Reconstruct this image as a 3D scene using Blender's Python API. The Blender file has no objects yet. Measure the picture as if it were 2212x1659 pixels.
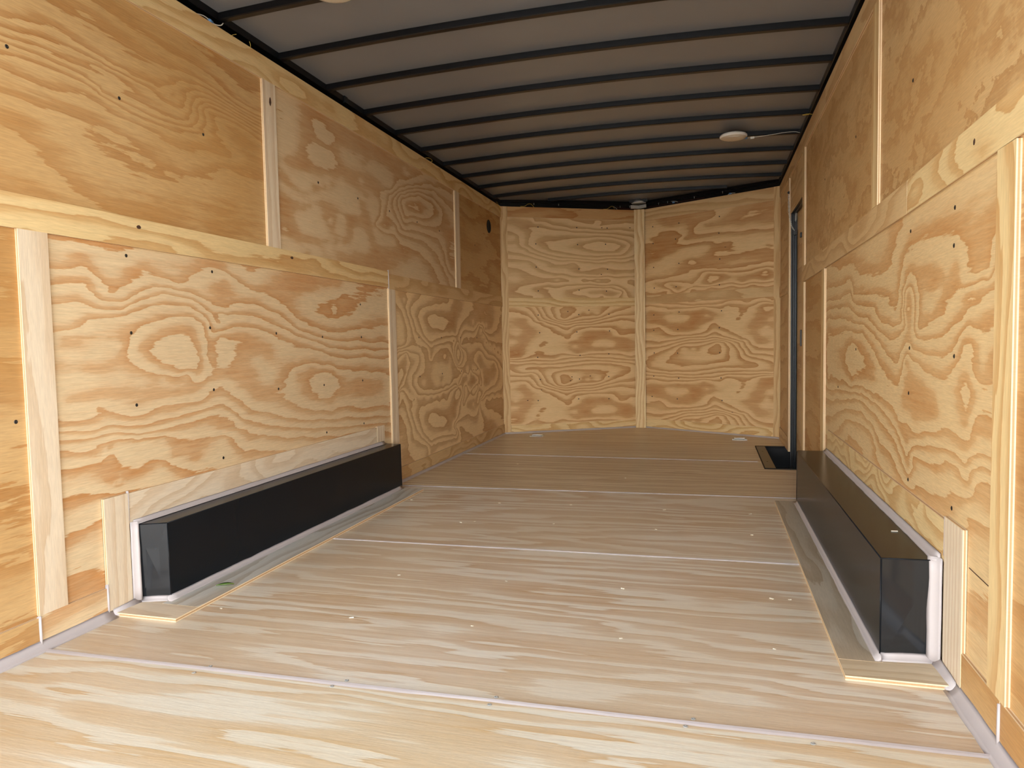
import bpy, bmesh, math, random
import numpy as np
from mathutils import Vector, Matrix, noise
random.seed(7)
D = bpy.data; SC = bpy.context.scene; COL = SC.collection

# ------------------------------------------------------------------ camera
W, H, DC, DN, NX = 2.44, 2.108, 6.354, 7.043, 1.212
FPX, YAW, PITCH, ROLL, CX, CZ = 1532.4, 0.2721, -0.0582, -0.0191, 1.8613, 0.8535
f = Vector((-math.sin(YAW)*math.cos(PITCH), math.cos(YAW)*math.cos(PITCH), math.sin(PITCH)))
r0 = Vector((math.cos(YAW), math.sin(YAW), 0)); u0 = r0.cross(f)
r = math.cos(ROLL)*r0+math.sin(ROLL)*u0; u = -math.sin(ROLL)*r0+math.cos(ROLL)*u0
cam = D.objects.new('camera', D.cameras.new('camera')); COL.objects.link(cam)
cam.matrix_world = Matrix(((r.x, u.x, -f.x, CX), (r.y, u.y, -f.y, 0), (r.z, u.z, -f.z, CZ), (0, 0, 0, 1)))
cam.data.sensor_fit = 'HORIZONTAL'; cam.data.sensor_width = 36; cam.data.lens = FPX*36/2212
cam.data.clip_start = 0.02; cam.data.clip_end = 500
SC.camera = cam

# ------------------------------------------------------------------ light
SC.view_settings.view_transform = 'Standard'; SC.view_settings.look = 'None'
SC.view_settings.gamma = 1; SC.view_settings.use_curve_mapping = False
SC.view_settings.exposure = 1.76
wd = D.worlds.new('world'); SC.world = wd; wd.use_nodes = True
nt = wd.node_tree; nt.nodes.clear()
def N(t, kind, **kw):
    n = t.nodes.new(kind)
    for k, v in kw.items(): setattr(n, k, v)
    return n
tc = N(nt, 'ShaderNodeTexCoord'); sx = N(nt, 'ShaderNodeSeparateXYZ'); cr = N(nt, 'ShaderNodeValToRGB')
bg = N(nt, 'ShaderNodeBackground'); ow = N(nt, 'ShaderNodeOutputWorld')
nt.links.new(tc.outputs['Generated'], sx.inputs[0]); nt.links.new(sx.outputs['Z'], cr.inputs[0])
nt.links.new(cr.outputs[0], bg.inputs[0]); nt.links.new(bg.outputs[0], ow.inputs[0])
cr.color_ramp.elements[0].position = 0.0; cr.color_ramp.elements[0].color = (1.0, 0.98, 0.95, 1)
cr.color_ramp.elements[1].position = 0.9; cr.color_ramp.elements[1].color = (0.12, 0.15, 0.21, 1)
e = cr.color_ramp.elements.new(0.13); e.color = (0.86, 0.87, 0.87, 1)
e = cr.color_ramp.elements.new(0.34); e.color = (0.30, 0.34, 0.39, 1)
bg.inputs[1].default_value = 4.3
sun = D.objects.new('sun', D.lights.new('sun', 'SUN')); COL.objects.link(sun)
sun.data.energy = 2.2; sun.data.angle = 0.02; sun.data.color = (1.0, 0.95, 0.87)
sun.rotation_euler = Vector((-0.35, -0.75, -0.85)).to_track_quat('-Z', 'Y').to_euler()

# ------------------------------------------------------------------ materials
def newmat(name):
    m = D.materials.new(name); m.use_nodes = True; t = m.node_tree
    return m, t, t.nodes['Principled BSDF']
def lin(c):
    return tuple(((x/255)/12.92 if x <= 10 else (((x/255)+.055)/1.055)**2.4) for x in c)+(1,)
def math_(t, op, a, b=None, c=None):
    n = N(t, 'ShaderNodeMath', operation=op)
    for i, x in enumerate((a, b, c)):
        if x is None: continue
        if hasattr(x, 'links'): t.links.new(x, n.inputs[i])
        else: n.inputs[i].default_value = x
    return n.outputs[0]
def mix(t, fac, a, b, mode='MIX'):
    n = N(t, 'ShaderNodeMix', data_type='RGBA', blend_type=mode)
    for i, x in ((0, fac), (6, a), (7, b)):
        if hasattr(x, 'links'): t.links.new(x, n.inputs[i])
        else: n.inputs[i].default_value = x
    return n.outputs[2]
def scaled_noise(t, vec, s, detail=3, rough=.55):
    vm = N(t, 'ShaderNodeVectorMath', operation='MULTIPLY'); t.links.new(vec, vm.inputs[0]); vm.inputs[1].default_value = s
    n = N(t, 'ShaderNodeTexNoise'); n.inputs['Scale'].default_value = 1; n.inputs['Detail'].default_value = detail
    n.inputs['Roughness'].default_value = rough; t.links.new(vm.outputs[0], n.inputs['Vector'])
    return n.outputs['Fac']
def wood(name, pale, late, rag=.35, contrast=1.0, fibre=.10, rough=.5, rs=(5, 38), spec=.35, tint=None, tintamt=.0, blot=.35, soft=False, streak=.35):
    """rotary-cut pine veneer: growth-ring bands from the 'gh' field carried by each board"""
    m, t, b = newmat(name)
    gh = N(t, 'ShaderNodeAttribute', attribute_name='gh').outputs['Fac']
    guv = N(t, 'ShaderNodeAttribute', attribute_name='guv').outputs['Vector']
    n1 = scaled_noise(t, guv, (rs[0], rs[1], 1), 4, .6)
    n3 = scaled_noise(t, guv, (22, 260, 1), 2, .6)
    n4 = scaled_noise(t, guv, (1.3, 3.2, 1), 3, .5)
    n5 = scaled_noise(t, guv, (1.2, 75, 1) if soft else (3, 90, 1), 3, .6)
    v = math_(t, 'ADD', gh, math_(t, 'MULTIPLY', math_(t, 'SUBTRACT', n1, .5), rag*1.6))
    fr = math_(t, 'FRACT', v)
    rp = N(t, 'ShaderNodeValToRGB'); t.links.new(fr, rp.inputs[0]); el = rp.color_ramp.elements
    pts = [(0, .05), (.12, .0), (.42, .10), (.60, .42), (.64, .66), (.84, .82), (.95, 1.0), (.975, .8), (1.0, .06)]
    if soft: pts = [(0, .1), (.3, .0), (.42, .55), (.6, .7), (.8, .75), (.93, .95), (.96, .3), (1.0, .1)]
    el[0].position = 0; el[0].color = (pts[0][1],)*3+(1,); el[1].position = 1; el[1].color = (pts[-1][1],)*3+(1,)
    for p, c in pts[1:-1]:
        x = el.new(p); x.color = (c, c, c, 1)
    amt = N(t, 'ShaderNodeMapRange'); t.links.new(n4, amt.inputs[0])
    amt.inputs[1].default_value = .3; amt.inputs[2].default_value = .7
    amt.inputs[3].default_value = contrast*(1-blot); amt.inputs[4].default_value = contrast
    fac = math_(t, 'MULTIPLY', rp.outputs[0], amt.outputs[0])
    fac = math_(t, 'ADD', fac, math_(t, 'MULTIPLY', math_(t, 'SUBTRACT', n5, .5), streak))
    fac.node.use_clamp = True
    c = mix(t, fac, lin(pale), lin(late))
    if tint:
        n6 = scaled_noise(t, guv, (1.1, 2.1, 3), 2, .5)
        mr = N(t, 'ShaderNodeMapRange'); t.links.new(n6, mr.inputs[0]); mr.inputs[1].default_value = .42; mr.inputs[2].default_value = .62
        mr.inputs[4].default_value = tintamt
        c = mix(t, mr.outputs[0], c, lin(tint))
    g = N(t, 'ShaderNodeMapRange'); t.links.new(n3, g.inputs[0]); g.inputs[1].default_value = .25; g.inputs[2].default_value = .75
    g.inputs[3].default_value = 1-fibre; g.inputs[4].default_value = 1+fibre*.6
    cc = N(t, 'ShaderNodeCombineXYZ')
    for i in range(3): t.links.new(g.outputs[0], cc.inputs[i])
    c = mix(t, 1.0, c, cc.outputs[0], 'MULTIPLY')
    t.links.new(c, b.inputs['Base Color']); b.inputs['Roughness'].default_value = rough
    b.inputs['Specular IOR Level'].default_value = spec
    bp = N(t, 'ShaderNodeBump'); bp.inputs['Strength'].default_value = .18; bp.inputs['Distance'].default_value = .002
    t.links.new(math_(t, 'ADD', n3, math_(t, 'MULTIPLY', fac, .7)), bp.inputs['Height']); t.links.new(bp.outputs[0], b.inputs['Normal'])
    return m
def paint(name, col, rough=.5, metal=0, spec=.5, mottle=.0, coat=0, scale=6, bump=0):
    m, t, b = newmat(name)
    b.inputs['Roughness'].default_value = rough; b.inputs['Metallic'].default_value = metal
    b.inputs['Specular IOR Level'].default_value = spec; b.inputs['Coat Weight'].default_value = coat
    tcn = N(t, 'ShaderNodeTexCoord'); n = N(t, 'ShaderNodeTexNoise'); n.inputs['Scale'].default_value = scale; n.inputs['Detail'].default_value = 4
    t.links.new(tcn.outputs['Object'], n.inputs['Vector'])
    c = lin(col); a = tuple(x*(1-mottle) for x in c[:3])+(1,); d = tuple(min(1, x*(1+mottle)) for x in c[:3])+(1,)
    t.links.new(mix(t, n.outputs['Fac'], a, d), b.inputs['Base Color'])
    if bump:
        bp = N(t, 'ShaderNodeBump'); bp.inputs['Strength'].default_value = bump; bp.inputs['Distance'].default_value = .01
        t.links.new(n.outputs['Fac'], bp.inputs['Height']); t.links.new(bp.outputs[0], b.inputs['Normal'])
    return m
M = {}
M['wall'] = wood('pine_plywood', (222, 197, 156), (194, 139, 84), rag=.4, rs=(6, 55), streak=.5, fibre=.14)
M['wall_r'] = wood('pine_plywood_right', (220, 190, 140), (192, 138, 80), rag=.4, rs=(6, 55), streak=.5, fibre=.14)
M['wall_gold'] = wood('pine_plywood_golden', (202, 166, 114), (168, 116, 62), contrast=.9, rag=.6, rs=(5, 45), tint=(186, 138, 76), tintamt=.45, streak=.6, fibre=.15)
M['wall_curl'] = wood('pine_plywood_curly', (206, 170, 118), (168, 120, 68), contrast=.8, rag=1.1, rs=(13, 20), tint=(188, 142, 84), tintamt=.4, streak=.5, fibre=.14)
M['wall_mid'] = wood('pine_plywood_middle', (216, 190, 150), (184, 136, 84), contrast=1, rag=.4, rs=(6, 50), streak=.5)
M['wall_far'] = wood('pine_plywood_far', (236, 207, 158), (188, 141, 90), rag=.22, rs=(5, 40), streak=.4)
M['nose'] = wood('pine_plywood_nose', (228, 194, 142), (182, 126, 70), rag=.3, streak=.45)
M['nose_rail'] = wood('pine_rail_brown', (200, 158, 104), (174, 118, 64))
M['pale'] = wood('pine_strip_pale', (226, 208, 180), (200, 168, 128), contrast=.7, fibre=.1)
M['strip'] = wood('pine_strip', (226, 198, 144), (194, 144, 84), contrast=.9, fibre=.12)
M['stripfar'] = wood('pine_strip_far', (216, 184, 134), (182, 134, 80), contrast=.8)
M['floor'] = wood('pine_floor', (230, 221, 202), (196, 160, 118), rag=.9, streak=.9, rs=(1.6, 36), contrast=1.0, fibre=.08, rough=.36, spec=.45, soft=True, tint=(214, 194, 160), tintamt=.35)
M['floor_far'] = wood('pine_floor_far', (226, 212, 184), (184, 152, 112), rag=1.0, streak=1.2, rs=(1.4, 46), contrast=1.0, fibre=.1, rough=.34, spec=.45, soft=True, tint=(198, 174, 138), tintamt=.4)
M['floor_near'] = wood('pine_floor_near', (232, 224, 202), (208, 172, 122), rag=.9, streak=.6, rs=(1.6, 30), contrast=1.0, fibre=.08, rough=.38, spec=.45, soft=True, tint=(216, 194, 152), tintamt=.3)
M['nose_pale'] = wood('pine_plywood_nose_pale', (226, 194, 144), (184, 138, 86), rag=.2, streak=.3)
M['strip_cool'] = wood('pine_strip_cool', (212, 206, 192), (178, 162, 138), contrast=.9)
M['strip_grey'] = wood('pine_strip_greyed', (214, 196, 164), (186, 156, 118), contrast=.7)
M['floortrim'] = wood('pine_floor_trim', (196, 182, 158), (160, 136, 104), contrast=.8, rough=.45)
def edge_mat():
    m, t, b = newmat('plywood_edge')
    d = N(t, 'ShaderNodeAttribute', attribute_name='gh').outputs['Fac']
    guv = N(t, 'ShaderNodeAttribute', attribute_name='guv').outputs['Vector']
    rp = N(t, 'ShaderNodeValToRGB'); t.links.new(d, rp.inputs[0]); el = rp.color_ramp.elements; el.remove(el[0])
    for i, (p, c) in enumerate([(0, (242, 222, 184)), (.30, (240, 216, 176)), (.34, (168, 126, 84)), (.38, (200, 164, 118)), (.62, (194, 156, 110)), (.66, (160, 118, 78)), (.70, (242, 220, 180))]):
        x = el[0] if i == 0 else el.new(p); x.position = p; x.color = lin(c)
    n = N(t, 'ShaderNodeTexNoise'); n.inputs['Scale'].default_value = 260; t.links.new(guv, n.inputs['Vector'])
    c = mix(t, math_(t, 'MULTIPLY', n.outputs['Fac'], .28), rp.outputs[0], lin((150, 100, 58)))
    t.links.new(c, b.inputs['Base Color']); b.inputs['Roughness'].default_value = .65
    return m
M['edge'] = edge_mat()
M['black'] = paint('black_gloss_panel', (21, 24, 28), rough=.22, spec=.15, mottle=.15, scale=3)
M['frame'] = paint('black_frame_paint', (9, 9, 12), rough=.33, spec=.38, mottle=.3)
M['dark'] = paint('dark_cavity', (10, 10, 11), rough=.8, mottle=.3)
M['roof'] = paint('roof_sheet', (126, 129, 134), rough=.33, spec=.5, mottle=.05, scale=2)
M['skin'] = paint('outer_skin', (40, 42, 46), rough=.4)
M['caulk'] = paint('white_caulk', (188, 178, 174), rough=.5, mottle=.04, scale=14, bump=.15)
M['white'] = paint('lamp_plastic', (236, 230, 220), rough=.4, mottle=.02)
M['steel'] = paint('zinc_steel', (206, 208, 204), rough=.35, metal=.55, mottle=.1, scale=40)
M['zinc'] = paint('zinc_highlight_tone', (232, 234, 230), rough=.3, metal=.2, mottle=.1, scale=40)  # the tie-down ring's highlights are put into this paler base colour
M['end'] = paint('black_gloss_end', (30, 33, 36), rough=.12, spec=.55, mottle=.1, scale=3)
M['screw'] = paint('screw_steel', (70, 68, 66), rough=.4, metal=.8, mottle=.2, scale=80)
M['rubber'] = paint('black_rubber', (14, 15, 17), rough=.4)
M['alu'] = paint('dark_aluminium', (44, 48, 52), rough=.3, metal=.6)
M['ground'] = paint('concrete_yard', (176, 172, 164), rough=.9, mottle=.15, scale=1.5)
M['leaf'] = paint('green_leaf', (120, 160, 70), rough=.5, mottle=.2, scale=60)
M['chip'] = paint('wood_chip', (240, 232, 212), rough=.7)
M['wirew'] = paint('white_wire', (214, 212, 200), rough=.4)
M['wirey'] = paint('yellow_wire', (200, 168, 70), rough=.4)
M['wirer'] = paint('red_wire', (96, 30, 26), rough=.4)
M['wireb'] = paint('blue_wire_cap', (96, 140, 190), rough=.35)

# ------------------------------------------------------------------ object helpers
def link(o, parent=None):
    COL.objects.link(o)
    if parent: o.parent = parent
    return o
def obj(name, bm, mat, parent=None, smooth=False):
    me = D.meshes.new(name); bm.normal_update(); bm.to_mesh(me); bm.free()
    for m in (mat if isinstance(mat, (list, tuple)) else [mat]): me.materials.append(m)
    if smooth:
        for p in me.polygons: p.use_smooth = True
    return link(D.objects.new(name, me), parent)
def struct(o): o['kind'] = 'structure'; return o
def tag(o, label, cat, group=None):
    o['label'] = label; o['category'] = cat
    if group: o['group'] = group
    return o
def empty(name, loc=(0, 0, 0)):
    o = D.objects.new(name, None); o.location = loc; o.empty_display_size = .1
    return link(o)
def add_box(bm, lo, hi, bev=0.0):
    x0, y0, z0 = lo; x1, y1, z1 = hi
    v = [bm.verts.new(p) for p in ((x0, y0, z0), (x1, y0, z0), (x1, y1, z0), (x0, y1, z0), (x0, y0, z1), (x1, y0, z1), (x1, y1, z1), (x0, y1, z1))]
    fs = [bm.faces.new([v[i] for i in q]) for q in ((3, 2, 1, 0), (4, 5, 6, 7), (0, 1, 5, 4), (1, 2, 6, 5), (2, 3, 7, 6), (3, 0, 4, 7))]
    if bev:
        es = list({e for f_ in fs for e in f_.edges})
        bmesh.ops.bevel(bm, geom=es, offset=bev, segments=2, affect='EDGES', profile=.6)
def add_hex(bm, pts, bev=0.0):
    """pts: 4 bottom (ccw from above) + 4 top"""
    v = [bm.verts.new(p) for p in pts]
    fs = [bm.faces.new([v[i] for i in q]) for q in ((3, 2, 1, 0), (4, 5, 6, 7), (0, 1, 5, 4), (1, 2, 6, 5), (2, 3, 7, 6), (3, 0, 4, 7))]
    if bev:
        es = list({e for f_ in fs for e in f_.edges})
        bmesh.ops.bevel(bm, geom=es, offset=bev, segments=2, affect='EDGES')
def add_tube(bm, pts, rad, seg=8, cap=True):
    pts = [Vector(p) for p in pts]; rings = []
    for i, p in enumerate(pts):
        d = (pts[min(i+1, len(pts)-1)]-pts[max(i-1, 0)]).normalized()
        a = d.orthogonal().normalized() if i == 0 else (a-d*a.dot(d)).normalized()
        b = d.cross(a); rr = rad[i] if isinstance(rad, (list, tuple)) else rad
        rings.append([bm.verts.new(p+rr*(math.cos(2*math.pi*k/seg)*a+math.sin(2*math.pi*k/seg)*b)) for k in range(seg)])
    for A, B in zip(rings, rings[1:]):
        for k in range(seg): bm.faces.new((A[k], A[(k+1) % seg], B[(k+1) % seg], B[k]))
    if cap: bm.faces.new(rings[0][::-1]); bm.faces.new(rings[-1])
def add_lathe(bm, prof, center=(0, 0, 0), ax=Vector((0, 0, 1)), seg=28, sx=1.0, sy=1.0):
    ax = ax.normalized(); a = ax.orthogonal().normalized(); b = ax.cross(a); c = Vector(center); rings = []
    for rr, hh in prof:
        if rr < 1e-6: rings.append([bm.verts.new(c+ax*hh)])
        else: rings.append([bm.verts.new(c+ax*hh+rr*(sx*math.cos(2*math.pi*k/seg)*a+sy*math.sin(2*math.pi*k/seg)*b)) for k in range(seg)])
    for A, B in zip(rings, rings[1:]):
        for k in range(seg):
            if len(A) == 1: bm.faces.new((A[0], B[k], B[(k+1) % seg]))
            elif len(B) == 1: bm.faces.new((A[k], A[(k+1) % seg], B[0]))
            else: bm.faces.new((A[k], A[(k+1) % seg], B[(k+1) % seg], B[k]))
    bmesh.ops.recalc_face_normals(bm, faces=bm.faces)
def smooth_path(pts, n=6):
    P = [Vector(p) for p in pts]; out = []
    for i in range(len(P)-1):
        a = P[max(i-1, 0)]; b = P[i]; c = P[i+1]; d = P[min(i+2, len(P)-1)]
        for k in range(n):
            t = k/n
            out.append(.5*((2*b)+(c-a)*t+(2*a-5*b+4*c-d)*t*t+(3*b-a-3*c+d)*t**3))
    return out+[P[-1]]

# ------------------------------------------------------------------ grain fields
def field(seed, c=5.0, A=1.6, P=.75, fu=.7, rho=.55, oct2=.5, bumps=(), tilt=0.0, cre=()):
    """ring height of a peeled pine veneer; a = along the grain (m), b = across (m)"""
    s = Vector((seed*7.31, seed*3.17, seed*5.71))
    def fn(a, b):
        th = 2*math.pi*b/P
        q = Vector((a*fu, rho*math.cos(th), rho*math.sin(th)+b*.25))+s
        h = c*b+tilt*a+A*noise.noise(q)+A*oct2*noise.noise(q*2.3+Vector((3, 1, 2)))+A*.16*noise.noise(Vector((a*5, b*11, seed)))
        for (ca, cw, amp, fr) in cre:                       # creases left by knots, repeated once per turn of the log
            h += amp*math.exp(-abs(a-ca)/cw)*(math.cos(th*fr))
        for (ba, bb, sa, sb, amp) in bumps:
            d = ((a-ba)/sa)**2+((b-bb)/sb)**2
            if d < 12: h += amp*math.exp(-d)
        return h
    return fn
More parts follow.
